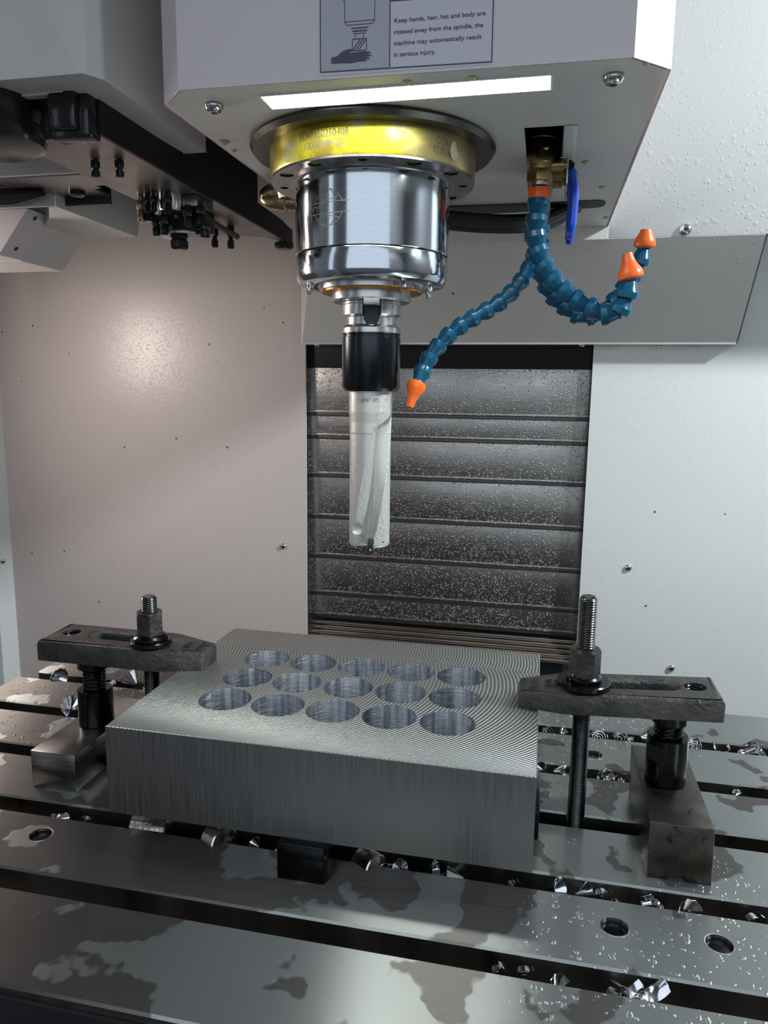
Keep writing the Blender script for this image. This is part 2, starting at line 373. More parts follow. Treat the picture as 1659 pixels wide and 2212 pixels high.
struct(fin(bx(-6,6,-8,-.22,-.95,-.90),'floor',M['rubber'],label='dark workshop floor in front of the machine'))
struct(fin(bx(-1.2,1.52,1.60,1.62,-.56,1.52),'wall_back',M['rubber'],label='added dark sheet blocking outside light behind the column'))  # sheet added to stop world light leaking through the column gap
# ------------------------------------------------------------------ column way cover
wc=empty('way_cover',(-.19,1.4,-.2),'telescopic steel column cover of stacked wet plates between the two wall sheets','way cover')
ZL=[.4198,.3288,.2844,.2091,.1259,.045,-.0325,-.0797]
fin(bx(-.457,.0785,1.384,1.45,.4198,.56,.001),'top_plate',M['black_plate'],wc,label='black top plate')
def plate(z0,z1,y0,xr,xl=-.457):
    fin(bx(xl,xr,y0,y0+.03,z0+.0105,z1+.03,.0008),'plate',M['way'],wc)
    fin(bx(xl+.001,xr+.0012,y0-.0012,y0+.02,z0+.0065,z0+.0105,.0006),'plate_lip',M['way'],wc)
    fin(bx(xl+.002,xr+.0008,y0+.0006,y0+.02,z0-.0005,z0+.0065,.0006),'wiper_shade',M['wiper_shade'],wc)  # dark wiper strip, also standing in for the shadow below each plate
for i in range(7): plate(ZL[i+1],ZL[i],1.386+.0022*i,.0800-.0005*i)
for i in range(5): fin(bx(-.4545,.0765-.0004*i,1.398-.0045*i,1.44,-.094-.0085*i,-.0873-.0085*i,.0008),'bottom_plate',M['brown_steel'],wc)
fin(bx(-.45,.054,1.40,1.45,-.42,-.13),'dark_gap_block',M['dark'],wc)  # dark block standing in for the shaded gap below the cover
# ------------------------------------------------------------------ milling head
HZ=.628
hd=empty('milling_head',(-.13,.9,HZ),'grey sheet metal milling head with warning label and lit underside, top of picture','milling head')
outer=[(-.3166,.6224),(.0519,.6270),(.0821,.6540),(.078,1.222),(-.342,1.222),(-.3455,.652)]
# front shell: chamfered box of sheet metal, open below
top=1.1; t=.003
def shell(poly,z0,z1):
    b2=bmesh.new(); lo=[b2.verts.new((x,y,z0)) for x,y in poly]; hi=[b2.verts.new((x,y,z1)) for x,y in poly]; n=len(poly)
    for i in range(n): b2.faces.new((lo[i],lo[(i+1)%n],hi[(i+1)%n],hi[i]))
    b2.faces.new(hi); return b2
fin(shell(outer,HZ,top),'front_cover',M['paint_head'],hd,20)
inn=[(x*.985-.13*.015,.9+(y-.9)*.992) for x,y in outer]
box_hole=[(-.0334,.7672),(.0036,.7668),(.0036,.944),(-.0334,.944)]
slit=[(-.2535,.6466),(-.0078,.6466),(-.0078,.6768),(-.2535,.6768)]
b2=plate_holes(inn,[box_hole,slit],HZ+.0005,HZ+.0035,side_mat=0)
fin(b2,'bottom_plate',M['paint_under'],hd)
# recess box over the coolant valves
b2=hull_faces([(-.036,.764,HZ+.004),(.0062,.764,HZ+.004),(.0062,.947,HZ+.004),(-.036,.947,HZ+.004),(-.036,.764,.72),(.0062,.764,.72),(.0062,.947,.72),(-.036,.947,.72)],[(0,1,5,4),(1,2,6,5),(2,3,7,6),(3,0,4,7),(4,5,6,7)])
fin(b2,'valve_recess',M['dark'],hd)
fin(bx(.0045,.0165,.7655,.930,HZ-.0012,HZ+.0002,.0004),'recess_flap',M['paint_under'],hd)
for p in ((-.3012,.6595,HZ),(.0399,.6595,HZ),(.0063,1.137,HZ)): screw(hd,p,(0,0,-1),.0085)
for x,y,q in ((-.334,.754,.0055),(-.3357,.782,.003),(-.1232,.641,.004),(-.0707,.6425,.004),(.062,.640,.003),(.029,.885,.004),(.0536,.993,.0045),(-.0127,.83,.003),(-.1197,1.02,.0045),(.070,1.16,.004)):
    b2=lathe([(q,0),(q*.75,q*.18),(q*.4,q*.42),(q*.15,q*.55),(0,q*.6)],seg=16,closed=False); xf(b2,frame((x,y,HZ),(0,0,-1))); fin(b2,'coolant_drop',M['green_drop'],hd)
# dark cable slot with hanging cable
b2=prism([(.052+.012*math.cos(a),1.075+.020*math.sin(a)) for a in [PI/2*k/6-PI/2 for k in range(13)]]+[(-.16,1.115),(-.16,1.060)],HZ-.0006,HZ+.0004)
fin(b2,'cable_slot',M['dark'],hd)
for k,(dy,dz) in enumerate(((0,0),(.012,.004),(.02,-.003))):
    pts=smooth_path([(-.22,1.04+dy,HZ-.002),(-.15,1.05+dy,HZ-.016+dz),(-.07,1.06+dy,HZ-.022+dz),(-.01,1.075+dy,HZ-.016+dz),(.03,1.08+dy,HZ+.004)],6)
    fin(tube(pts,.0085,10),'cable',M['cable'],hd)
# right rear panel and sloping apron
fin(bx(.0795,.62,1.222,1.235,.6115,top,.0008),'side_panel',M['paint_panel_darkened'],hd)
screw(hd,(.189,1.222,.6199),(0,-1,0),.0095)
AT,AB=(1.222,.6105),(1.3466,.4635)
def ap(f,dx=0): return (AT[0]+(AB[0]-AT[0])*f,AT[1]+(AB[1]-AT[1])*f)
yf,zf=ap(.43)
n_=Vector((0,-.147,-.1246)).normalized()
apv=[(.301,)+AT,(.301,)+AB,(-.4498,)+AB,(-.4164,yf,zf),(-.372,)+AT]
b2=hull_faces(apv+[tuple(Vector(v)-n_*.002) for v in apv],[(0,1,2,3,4),(9,8,7,6,5),(0,5,6,1),(1,6,7,2),(2,7,8,3),(3,8,9,4),(4,9,5,0)])
fin(b2,'apron',M['paint_apron'],hd)
fin(bx(-.372,.0795,1.2205,1.2235,.6100,.6300),'apron_step',M['paint_apron'],hd)
b2=hull_faces([(-.4498,)+AB,(-.4164,yf,zf),(-.372,)+AT,(-.4535,1.352,.72),(-.4535,1.352,.4635),(-.372,1.222,.72)],[(0,1,4),(1,2,5,3),(1,3,4)])
fin(b2,'apron_side',M['paint_left_warm_lit'],hd)
b2=hull_faces([(.3035,)+AT,(.3035,)+AB,(.3055,1.37,.4635),(.3055,1.37,.80),(.3035,1.222,.80)],[(0,1,2,3,4)])
fin(b2,'apron_flange',M['paint_right'],hd)
screw(hd,(.3045,1.30,.555),(1,0,0),.007)
fin(bx(-.447,.30,1.3445,YB,.4615,.4640),'apron_hem',M['paint_under'],hd)
for x in (-.4219,.0544,.1851): screw(hd,(x,1.352,.4615),(0,0,-1),.006)
# work light set in the slit
wlp=empty('work_light',(-.13,.66,HZ),'long white strip light glowing under the milling head','lamp')
b2=plate_holes([(x,y) for x,y in ((-.2545,.6456),(-.0068,.6456),(-.0068,.6778),(-.2545,.6778))],[[(-.2525,.6474),(-.0090,.6474),(-.0090,.6758),(-.2525,.6758)]],HZ-.0006,HZ+.012,side_mat=0)
fin(b2,'lamp_frame',M['lamp_frame'],wlp)
fin(bx(-.2527,-.0088,.6472,.6760,HZ+.0105,HZ+.0118),'diffuser',M['led'],wlp)
# warning label, flat print on the front cover
lab=empty('warning_label',(-.12,.622,HZ+.03),'white warning label with hand pictogram and black text on the milling head front','label')
def fy(x): return .6224+(x+.3166)*(.0046/.3685)
def onfront(b2,ox,oz,lay):
    for v in b2.verts:
        x=ox+v.co.x; z=oz+v.co.y; v.co=Vector((x,fy(x)-lay,z))
    return b2
def flat(poly,mat,name,lay,par=None):
    b2=bmesh.new(); b2.faces.new([b2.verts.new((x,z,0)) for x,z in poly]); onfront(b2,0,0,lay); extr(b2,(0,1,0),.00015)
    return fin(b2,name,M[mat],par or lab)
def rrect(x0,x1,z0,z1,r,n=5):
    P=[]
    for cx_,cz_,a0 in ((x1-r,z1-r,0),(x0+r,z1-r,PI/2),(x0+r,z0+r,PI),(x1-r,z0+r,3*PI/2)):
        for k in range(n+1): P.append((cx_+r*math.cos(a0+PI/2*k/n),cz_+r*math.sin(a0+PI/2*k/n)))
    return P
lb0=flat(rrect(-.1934,-.0520,.6305,.755,.004),'label','label_film',.0004)
flat([(-.1905,.6345),(-.1340,.6338),(-.1350,.75),(-.1905,.75)],'label_grey','label_field',.0006)
def bar(x0,z0,x1,z1,wd,nm='label_line'):
    d=Vector((x1-x0,z1-z0)).normalized(); n=Vector((-d.y,d.x))*wd/2
    return [(x0+n.x,z0+n.y),(x1+n.x,z1+n.y),(x1-n.x,z1-n.y),(x0-n.x,z0-n.y)]
def bars(segs,name,lay):
    bm=None
    for s in segs:
        b2=bmesh.new(); b2.faces.new([b2.verts.new((x,z,0)) for x,z in bar(*s)]); onfront(b2,0,0,lay); extr(b2,(0,1,0),.0001); bm=join(bm,b2)
    return fin(bm,name,M['ink'],lab)
W_=.0009
bars([(-.1915,.6335,-.0540,.6320,W_),(-.0540,.632,-.0545,.75,W_),(-.1345,.6338,-.1352,.75,W_),(-.1915,.6335,-.1918,.75,W_),(-.1345,.6815,-.0545,.6800,W_)],'label_border',.0008)
bars([(-.1750,.6862,-.1765,.7,.0006),(-.1715,.6845,-.1715,.6690,.0006),(-.1715,.669,-.1470,.6690,.0006),(-.1470,.669,-.1470,.70,.0006),(-.1715,.6845,-.1760,.6870,.0006),
 (-.1700,.6665,-.1485,.6665,.0006),(-.1715,.669,-.1700,.6665,.0006),(-.1470,.669,-.1485,.6665,.0006),(-.1660,.6640,-.1520,.6640,.0010),(-.1650,.6618,-.1530,.6618,.0012),(-.1642,.6600,-.1538,.6600,.0006),
 (-.1625,.6597,-.1625,.6560,.0006),(-.1560,.6597,-.1560,.6560,.0006),(-.1650,.6560,-.1535,.6560,.0007),(-.1650,.6560,-.1650,.6475,.0007),(-.1535,.6560,-.1535,.6475,.0007),(-.1650,.6475,-.1535,.6475,.0007),
 (-.1645,.6480,-.1590,.6555,.0009),(-.1620,.6480,-.1565,.6555,.0009),(-.1595,.6480,-.1540,.6555,.0009)],'pictogram_lines',.0008)
hand=[(-.1825,.6392),(-.1825,.6437),(-.1775,.6445),(-.1735,.6475),(-.1690,.6490),(-.1652,.6490),(-.1655,.6475),(-.1675,.6460),(-.1560,.6468),(-.1500,.6458),(-.1498,.6448),(-.1540,.6447),(-.1495,.6436),(-.1496,.6426),(-.1545,.6429),(-.1508,.6415),(-.1512,.6405),(-.1560,.6412),(-.1530,.6400),(-.1536,.6392),(-.1600,.6393),(-.1660,.6385),(-.1740,.6390)]
flat(hand,'ink','pictogram_hand',.0009)
for i,(s,wd) in enumerate((('Keep hands, hair, hat and body are',.0716),('rotated away from the spindle, the',.0700),('machine may automatically result',.0692),('in serious injury.',.0335))):
    b2=text_verts(s,.005,.00005); k=wd/width(b2)
    for v in b2.verts: v.co.x*=k; v.co.y*=.9
    onfront(b2,-.1315,.6655-i*.0082,.0008); fin(b2,'lettering',M['ink'],lb0)
# ------------------------------------------------------------------ spindle
TX,TY=-.190,.805
sp=empty('spindle',(TX,TY,.487),'polished steel spindle nose with yellow greased flange under the milling head','spindle')
cc=(TX,TY,0)
fin(lathe([(.100,.630),(.1255,.6285),(.1275,.625),(.124,.6205),(.112,.621),(.100,.6225)],cc,96),'flange_lip',M['lip'],sp)
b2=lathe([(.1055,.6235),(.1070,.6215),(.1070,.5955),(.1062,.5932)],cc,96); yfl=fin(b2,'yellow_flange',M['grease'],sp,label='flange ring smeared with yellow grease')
hl=[]; hh=[]
for k in range(12):
    a=2*PI*(k+.25)/12; hl.append(circ(TX+.0945*math.cos(a),TY+.0945*math.sin(a),.0072 if k%3 else .0045,20)); hh.append((a,.0072 if k%3 else .0045))
b2=plate_holes(circ(TX,TY,.1061,96),hl+[circ(TX,TY,.083,96)],.5912,.5962,side_mat=1)
ff=fin(b2,'flange_face',[M['flange'],M['dark']],sp)
for a,r in hh:
    p=(TX+.0945*math.cos(a),TY+.0945*math.sin(a),.5950)
    b2=lathe([(r*.95,.0),(r*.95,.0006)],p,18); fin(b2,'bolt_recess',M['dark'],ff)
    b2=lathe([(r*.30,-.0012),(r*.62,-.0012),(r*.62,.001)],p,16); fin(b2,'flange_bolt',M['oxide'],ff)
fin(lathe([(.0855,.5935),(.0855,.5895),(.0838,.5885),(.0815,.5885)],cc,96),'nose_collar',M['flange'],sp)
nbd=fin(lathe([(.0812,.592),(.0812,.5195),(.0806,.5188)],cc,96),'nose_body',M['polished'],sp)
fin(lathe([(.0804,.5180),(.0809,.5170),(.0809,.4975),(.0800,.4935),(.0775,.4900),(.0735,.4885),(.056,.4882)],cc,96),'nose_cap',M['polished'],sp)
fin(lathe([(.0562,.4885),(.0562,.4845),(.0545,.4840),(.040,.4840)],cc,72),'seal_carrier',M['steel'],sp)
fin(lathe([(.0545,.4842),(.0540,.4822),(.040,.4815)],cc,72),'copper_ring',M['orange_ring'],sp)
fin(lathe([(.0425,.4835),(.0425,.4745),(.0410,.4728),(.032,.4728)],cc,72),'spindle_face',M['steel'],sp)
for s in (-1,1):
    ang=math.atan2(-TY,-TX)+ (0 if s<0 else PI); d=Vector((math.cos(ang),math.sin(ang),0))
    b2=bx(-.0085,.0085,-.007,.007,.4665,.4830,.0008); xf(b2,Matrix.Translation((TX+d.x*.0345,TY+d.y*.0345,0))@Matrix.Rotation(ang+PI/2,4,'Z')); fin(b2,'drive_key',M['steel'],sp)
for a in (-2.95,-2.7,-.85,-.25,.6,1.4,2.2):
    p=Vector((TX+.066*math.cos(a),TY+.066*math.sin(a),.489)); d=Vector((math.cos(a)*.35,math.sin(a)*.35,-1)).normalized()
    b2=lathe([(.0032,0),(.0032,.007),(.0022,.0075),(.0014,.0085)],seg=16); xf(b2,frame(p,d)); fin(b2,'air_nozzle',M['chrome'],sp)
def wrap(b2,r,ang0,z0):
    for v in b2.verts:
        a=ang0+v.co.x/r; v.co=Vector((TX+r*math.cos(a),TY+r*math.sin(a),z0+v.co.y))
    return b2
AF=math.atan2(-TY,-TX)
for s,dx,z in (('PD41150250408',-.0755,.6095),('10000RPM-D',-.0705,.6005)):
    b2=text_verts(s,.0095)
    for v in b2.verts: v.co.x*=.82
    wrap(b2,.1072,AF+dx/.1072,z); fin(b2,'lettering',M['etch'],yfl)
for s,dx,z in (('COL',.062,.6085),('\u5207\u524a\u6db2',.0585,.5995)):
    b2=text_verts(s,.0095)
    for v in b2.verts: v.co.x*=.9
    wrap(b2,.1072,AF+dx/.1072,z); fin(b2,'lettering',M['etch'],yfl)
b2=bmesh.new(); b2.faces.new([b2.verts.new((x,y,0)) for x,y in ((.083,.020),(.088,.021),(.090,.016),(.094,.010),(.091,.007),(.086,.003),(.082,.006),(.080,.012))]); wrap(b2,.1074,AF,.594); extr(b2,(.5,-.8,0),.0006); fin(b2,'grease_smear',M['tape'],yfl,label='pale dried smear')
# globe logo with VYU banner etched on the nose
def ring_lines(fn,n,wd):
    bm=bmesh.new(); prev=None
    for i in range(n+1):
        x,y=fn(i/n); x2,y2=fn(min(1,i/n+.01)); x1,y1=fn(max(0,i/n-.01)); d=Vector((x2-x1,y2-y1)); d=d.normalized() if d.length else Vector((1,0)); nn_=Vector((-d.y,d.x))*wd/2
        cur=(bm.verts.new((x+nn_.x,y+nn_.y,0)),bm.verts.new((x-nn_.x,y-nn_.y,0)))
        if prev: bm.faces.new((prev[0],cur[0],cur[1],prev[1]))
        prev=cur
    return bm
bm=None; R_=.0170
def dual(lo,hi):
    global bm
    for f in (lo,hi): bm=join(bm,ring_lines(f,16,.0006))
for kx in (1.0,.55):
    for sgn in (1,-1):
        a0=.31
        dual(lambda t,kx=kx,sgn=sgn:(sgn*kx*R_*math.cos(a0+(PI/2-a0)*t),R_*math.sin(a0+(PI/2-a0)*t)),lambda t,kx=kx,sgn=sgn:(sgn*kx*R_*math.cos(a0+(PI/2-a0)*t),-R_*math.sin(a0+(PI/2-a0)*t)))
dual(lambda t:(-R_*.78+2*R_*.78*t,R_*.62-.003*(1-(2*t-1)**2)),lambda t:(-R_*.78+2*R_*.78*t,-R_*.62+.003*(1-(2*t-1)**2)))
dual(lambda t:(-.0235+.047*t,.0050),lambda t:(-.0235+.047*t,-.0050)); dual(lambda t:(0,.005+.0118*t),lambda t:(0,-.005-.0118*t))
LOGO=AF-.0460/.0812; LZ=.5545
wrap(bm,.08135,LOGO,LZ); fin(bm,'logo_globe',M['etch_gold'],nbd)
b2=text_verts('VYU',.0085); wrap(b2,.08137,LOGO-.0215/.0812,LZ-.0028); fin(b2,'lettering',M['etch'],nbd)
# brass elbow fitting beside the spindle flange
be=empty('brass_elbow',(-.33,.9,.615),'dull brass elbow hose fitting left of the yellow flange','fitting')
b2=tube([(-.300,.885,.6155),(-.318,.893,.6135),(-.322,.895,.6130)],[.0120,.0120,.0110],6); fin(b2,'hex_body',M['brass_old'],be)
b2=tube(smooth_path([(-.320,.894,.6165),(-.338,.900,.6150),(-.3455,.902,.6100),(-.338,.900,.6045),(-.325,.899,.6035)],5),[.0105]*10+[.0098]*11,14); fin(b2,'elbow',M['brass_old'],be)
b2=tube([(-.327,.899,.6035),(-.319,.899,.6025),(-.318,.899,.6024),(-.300,.899,.6012)],[.0112,.0112,.0096,.0096],16); fin(b2,'ferrule',M['brass_old'],be)
fin(tube([(-.301,.899,.6012),(-.26,.91,.60)],.008,12),'tube_end',M['cable'],be)
# ------------------------------------------------------------------ tool holder and drill
th=empty('tool_holder',(TX,TY,.3787),'black tool holder with bare steel grooved flange gripped in the spindle','tool holder')
slotw=.0092
def fl(z,a):
    z1,z2,z3,z4,z5=.4700,.4590,.4565,.4490,.4455
    r=.0318
    if z<z1 and z>z2: r=.0318
    elif z<=z2 and z>z3: r=.0318-(z2-z)/(z2-z3)*.0045
    elif z<=z3 and z>=z4: r=.0270
    elif z<z4 and z>z5: r=.0270+(z4-z)/(z4-z5)*.0045
    else: r=.0316
    return r
def flk(z,a):
    r=fl(z,a)
    for c0 in (AF,AF+PI):
        d=((a-c0+PI)%(2*PI))-PI
        x=abs(d)*.0318
        zb=.4470
        if abs(d)<1 and x<slotw:
            cut=(z>zb+slotw) or ((x*x+(z-zb-slotw)**2)<slotw*slotw)
            if cut: r=min(r,.0225)
    return r
fin(polar(flk,.4400,.4725,65,160,(TX,TY)),'grooved_flange',M['steel'],th,38)
for c0 in (AF,AF+PI):
    d=Vector((math.cos(c0),math.sin(c0),0)); b2=bx(-slotw*.97,slotw*.97,-.001,.001,.4487,.470); 
    xf(b2,Matrix.Translation((TX+d.x*.0232,TY+d.y*.0232,0))@Matrix.Rotation(c0+PI/2,4,'Z')); fin(b2,'key_slot',M['dark'],th)
fin(lathe([(.0300,.4415),(.0316,.4405),(.0318,.4385),(.0308,.4380),(.0308,.4365),(.0318,.4360),(.0318,.3830),(.0300,.3800),(.0292,.3787),(.024,.3787)],cc,72),'holder_body',M['holder'],th)
dr=empty('indexable_drill',(TX,TY,.204),'matte silver drill with a twisted flute hanging over the workpiece','drill')
ZT,ZB=.3787,.2065
def pz(py): return .3787-(py-845)/(1185-845)*(.3787-.206)   # height along the drill from its own measured marks
def drf(z,a):
    r=.0238
    z1,z2=.3560,.3450
    if z<z1: r=.0238-(z1-z)/(z1-z2)*.0008 if z>z2 else .0230
    if z<.3330: r=.0228
    if z<.2095: r-= (.2095-z)*.35
    for base in (0,PI):
        u=(z-.2065)/(.3560-.2065)
        if u>1.06: continue
        ctr=math.radians(-27+80*u)
        d=((a-AF-base-ctr+PI)%(2*PI))-PI
        half=math.radians(36)
        # end ramp at the top of the flute
        e=min(1.0,max(0.0,(z-.3425-d*.0150)/.0055))
        if abs(d)<half and z<.2125 and False: pass
        if -half<d<half:
            # left side sweeps in as a scoop, right side stands steeper
            t=(d+half)/(2*half)
            dep=.0150*math.sin(PI*min(1,t/.62)/2)**1.1 if t<.62 else .0150*(1-(t-.62)/.38)**.75
            dep*=max(0,1-e)
            r-=dep*(1.0 if z>.2125 else 1.0)
    # coolant pocket low on the left
    d=((a-AF+math.radians(36)+PI)%(2*PI))-PI
    q=((d*.0226)/.0078)**2+((z-.2262)/.0085)**2
    if q<1: r=min(r,.0226-.0085*math.sqrt(1-q))
    return r
dbd=fin(polar(drf,ZB,ZT,190,220,(TX,TY)),'drill_body',M['drill'],dr,28)
def dpos(ang,r,z): a=AF+math.radians(ang); return Vector((TX+r*math.cos(a),TY+r*math.sin(a),z))
b2=bx(-.0030,.0030,-.004,.004,.2030,.2165,.0008); xf(b2,Matrix.Translation(dpos(3,.0195,0))@Matrix.Rotation(AF+PI/2,4,'Z')); fin(b2,'cutting_insert',M['insert'],dr)
b2=bx(-.0030,.0030,-.004,.004,.2050,.2165,.0008); xf(b2,Matrix.Translation(dpos(183,.0195,0))@Matrix.Rotation(AF+PI/2,4,'Z')); fin(b2,'cutting_insert',M['insert'],dr)
b2=lathe([(.0018,0),(.0018,.0006),(.001,.001)],seg=14); xf(b2,frame(dpos(42,.0224,.2125),dpos(42,1,0)-Vector((TX,TY,0)))); fin(b2,'insert_screw',M['chrome'],dr)
b2=lathe([(.0018,0),(.0014,.001),(.0,.0016)],seg=14,closed=False); xf(b2,frame(dpos(3,.0226,.2045),dpos(3,1,0)-Vector((TX,TY,0)))); fin(b2,'insert_screw',M['chrome'],dr)
b2=text_verts('\u00d847 3D',.0058); wrap(b2,.02395,AF-.0105/.0238,.3672); fin(b2,'lettering',M['etch_gold'],dbd)
# ------------------------------------------------------------------ coolant valves and hoses
def valve(y,label,n):
    x=-.0185; v=empty('coolant_valve',(x,y,HZ),label,'valve')
    c=(x,y,0)
    fin(lathe([(.0105,.668),(.0105,.650),(.0148,.6495),(.0150,.646),(.0140,.6455),(.0140,.636),(.0146,.635),(.0146,.6215),(.0138,.6205),(.0128,.6150),(.0100,.6145)],c,32),'valve_body',M['brass'],v)
    fin(prism([(x+.0145*math.cos(PI/3*k+.3),y+.0145*math.sin(PI/3*k+.3)) for k in range(6)],.6030,.6152,.0006),'hex_nut',M['brass'],v)
    b2=tube([(x+.010,y,.6196),(x+.024,y,.6195)],.0070,16); b2=tube([(x+.024,y,.6195),(x+.0275,y,.6195)],.0045,12,b2); fin(b2,'stem',M['brass'],v)
    fin(bx(x+.0205,x+.0275,y-.004,y+.004,.6258,.6272,.0003),'stop_plate',M['white_steel'],v)
    b2=bx(x+.0275,x+.0295,y-.0065,y+.0065,.599,.6272,.0009); lv=fin(b2,'lever_plate',M['white_steel'],v)
    b2=lathe([(.0050,0),(.0050,.0035),(.0028,.0036),(.0028,.006)],seg=6); xf(b2,frame((x+.0295,y,.6195),(1,0,0))); fin(b2,'lever_nut',M['oxide'],lv)
    pts=smooth_path([(x+.0300,y,.6135),(x+.0345,y+.004,.609),(x+.0365,y+.010,.598),(x+.0365,y+.013,.580),(x+.0355,y+.014,.553)],5)
    b2=bmesh.new(); b2=tube(pts,[.0036]+[.0056]*(len(pts)-3)+[.0052,.0034],12)
    for q in b2.verts: q.co.y=y+.008+(q.co.y-y-.008)*1.35
    fin(b2,'lever_grip',M['blue_handle'],lv)
    fin(lathe([(.0100,.6035),(.0100,.599)],c,24),'nipple',M['steel'],v)
    return v
valve(.862,'front brass ball valve with blue lever in the head recess','v')
valve(.8945,'middle brass ball valve with blue lever behind the front valve','v')
valve(.926,'rear brass ball valve with blue lever deepest in the recess','v')
# hose segment: cup upstream, ball neck downstream, unit length 1 along +Z
def seg_bm(r):
    return lathe([(r*.66,-.0030),(r*.90,-.0034),(r*1.0,-.0026),(r*1.0,.0034),(r*.965,.0042),(r*.86,.0060),(r*.70,.0112),(r*.60,.0138),(r*.62,.0150),(r*.60,.0170)],seg=24)
def hose(name,label,pts,pitch,r,nose,nipple_z):
    h=empty(name,pts[0],label,'hose'); P=smooth_path(pts[:-1],14); L=[0]
    for a,b_ in zip(P,P[1:]): L.append(L[-1]+(b_-a).length)
    def at(s):
        s=max(0,min(L[-1],s))
        for i in range(len(L)-1):
            if L[i+1]>=s: 
                t=(s-L[i])/max(1e-9,L[i+1]-L[i]); return P[i].lerp(P[i+1],t)
        return P[-1]
    me=None; n=max(2,int(round(L[-1]/pitch))); st=L[-1]/n
    for i in range(n):
        p=at(i*st); d=at(i*st+st*.9)-at(i*st-st*.1 if i else 0)
        if me is None:
            bm=seg_bm(r); o=fin(bm,'hose_segment',M['blue_hose'],None,26); o.parent=h; me=o.data
        else:
            o=bpy.data.objects.new('hose_segment',me); C.objects.link(o); o.parent=h
        mat=frame(p,d); o.matrix_local=Matrix.Translation(-ORG[h])@mat@Matrix.Rotation(.7*i,4,'Z')@Matrix.Scale(st/.0170,4,(0,0,1))
    # orange nozzle
    a=Vector(pts[-2]); e=Vector(pts[-1]); d=e-a; ln=d.length
    prof=[(r*.72,-.002),(r*1.05,0),(r*1.08,.003),(r*1.02,.007),(r*.66,.014),(r*.54,.018),(r*.40,ln),(r*.27,ln),(r*.25,ln-.010)]
    bm=lathe(prof,seg=24,closed=False); xf(bm,frame(a,d)); fin(bm,'nozzle',M['orange'],h,label='orange tapered nozzle')
    # orange hex adapter at the top
    x,y,z=pts[0]
    bm=prism([(x+.0122*math.cos(PI/3*k+.35),y+.0122*math.sin(PI/3*k+.35)) for k in range(6)],z+.0045,z+.0150,.001); bm=lathe([(.0112,.0),(.0118,.0045)],(x,y,z),24,bm); fin(bm,'hex_adapter',M['orange'],h,label='orange hexagonal adapter')
    return h
HA=[(-.0189,.862,.5824),(-.0205,.8605,.5621),(-.02,.8589,.5426),(-.0154,.8574,.5267),(-.0072,.8558,.5103),(.0048,.8543,.4968),(.0201,.8528,.4828),(.0361,.8512,.4728),(.0519,.8497,.4647),(.0652,.8482,.4625),(.0749,.8466,.4728),(.078,.8451,.4868),(.0803,.8435,.4997),(.0749,.842,.5243)]
HL=[(-.0183,.8945,.5839),(-.0183,.8969,.5597),(-.0207,.8888,.5357),(-.0278,.8808,.5145),(-.04,.8727,.495),(-.0554,.8646,.4792),(-.0729,.8565,.4675),(-.0904,.8485,.4568),(-.1066,.8404,.4442),(-.1206,.8323,.4287),(-.1304,.8242,.4127),(-.1369,.8162,.3959),(-.139,.8081,.3878),(-.1453,.8,.3619)]
HC=[(-.0183,.926,.586),(-.0165,.933,.5592),(-.0166,.9469,.535),(-.0119,.9454,.5159),(-.0001,.9438,.4961),(.0169,.9423,.4807),(.0369,.9408,.4696),(.0579,.9392,.4725),(.0727,.9377,.487),(.0841,.9362,.5035),(.0932,.9346,.5187),(.0988,.9331,.5327),(.1012,.9315,.5467),(.1019,.93,.5636)]
hose('coolant_hose','blue segmented coolant hose curling right and up, nearest orange nozzle',HA,.0172,.0122,1,0)
hose('coolant_hose','blue segmented coolant hose reaching left toward the drill',HL,.0172,.0098,1,0)
hose('coolant_hose','blue segmented coolant hose behind, its nozzle highest at the right',HC,.0172,.0112,1,0)
# ------------------------------------------------------------------ tool changer
ta=empty('tool_changer',(-.48,.9,.619),'black plate tool changer arm hung with oily bolts beside the spindle','tool changer')
fin(bx(-.434,-.430,.684,1.085,.619,.76),'side_plate',M['black_plate'],ta)
fin(hull_faces([(-.434,1.085,.619),(-.434,1.239,.619),(-.434,1.239,.642),(-.434,1.205,.645),(-.434,1.19,.648),(-.434,1.085,.650),(-.430,1.085,.619),(-.430,1.239,.619),(-.430,1.239,.642),(-.430,1.205,.645),(-.430,1.19,.648),(-.430,1.085,.650)],[(0,1,2,3,4,5),(11,10,9,8,7,6),(0,6,7,1),(1,7,8,2),(2,8,9,3),(3,9,10,4),(4,10,11,5)]),'rail_plate',M['black_plate'],ta)
fin(prism([(-.434,.684),(-.434,1.239),(-.452,1.172),(-.545,1.137),(-.616,1.137),(-.533,.95),(-.533,.690),(-.480,.690)],.619,.645),'base_plate',M['atc_base'],ta,label='grey underside plate')
fin(bx(-.520,-.440,.69,.96,.645,.78),'housing',M['dark'],ta)
def hexbolt(x,y,z,r,l):
    b2=prism([(x+r*math.cos(PI/3*k),y+r*math.sin(PI/3*k)) for k in range(6)],z-l*.45,z,.0006); b2=lathe([(r*.6,z-l*.45),(r*.6,z-l*.6),(r*.85,z-l*.62),(r*.85,z-l*.95),(r*.5,z-l)],(x,y,0),14,b2); b2=lathe([(r*.55,z+.01),(r*.55,z)],(x,y,0),12,b2)
    fin(b2,'hanging_bolt',M['black_oil'],ta)
hexbolt(-.484,.757,.618,.0055,.017); hexbolt(-.458,.761,.618,.0055,.017); hexbolt(-.5015,1.089,.619,.006,.030); hexbolt(-.477,1.092,.619,.006,.032)
fin(bx(-.4935,-.437,.748,.756,.6195,.624,.0008),'cross_bar',M['black_oil'],ta)
fin(tube([(-.474,1.00,.611),(-.470,1.10,.606)],.0045,8),'cross_bar',M['black_oil'],ta)
fin(lathe([(.016,.619),(.016,.612),(.012,.609)],(-.440,1.225,0),24),'end_bolt',M['black_oil'],ta)
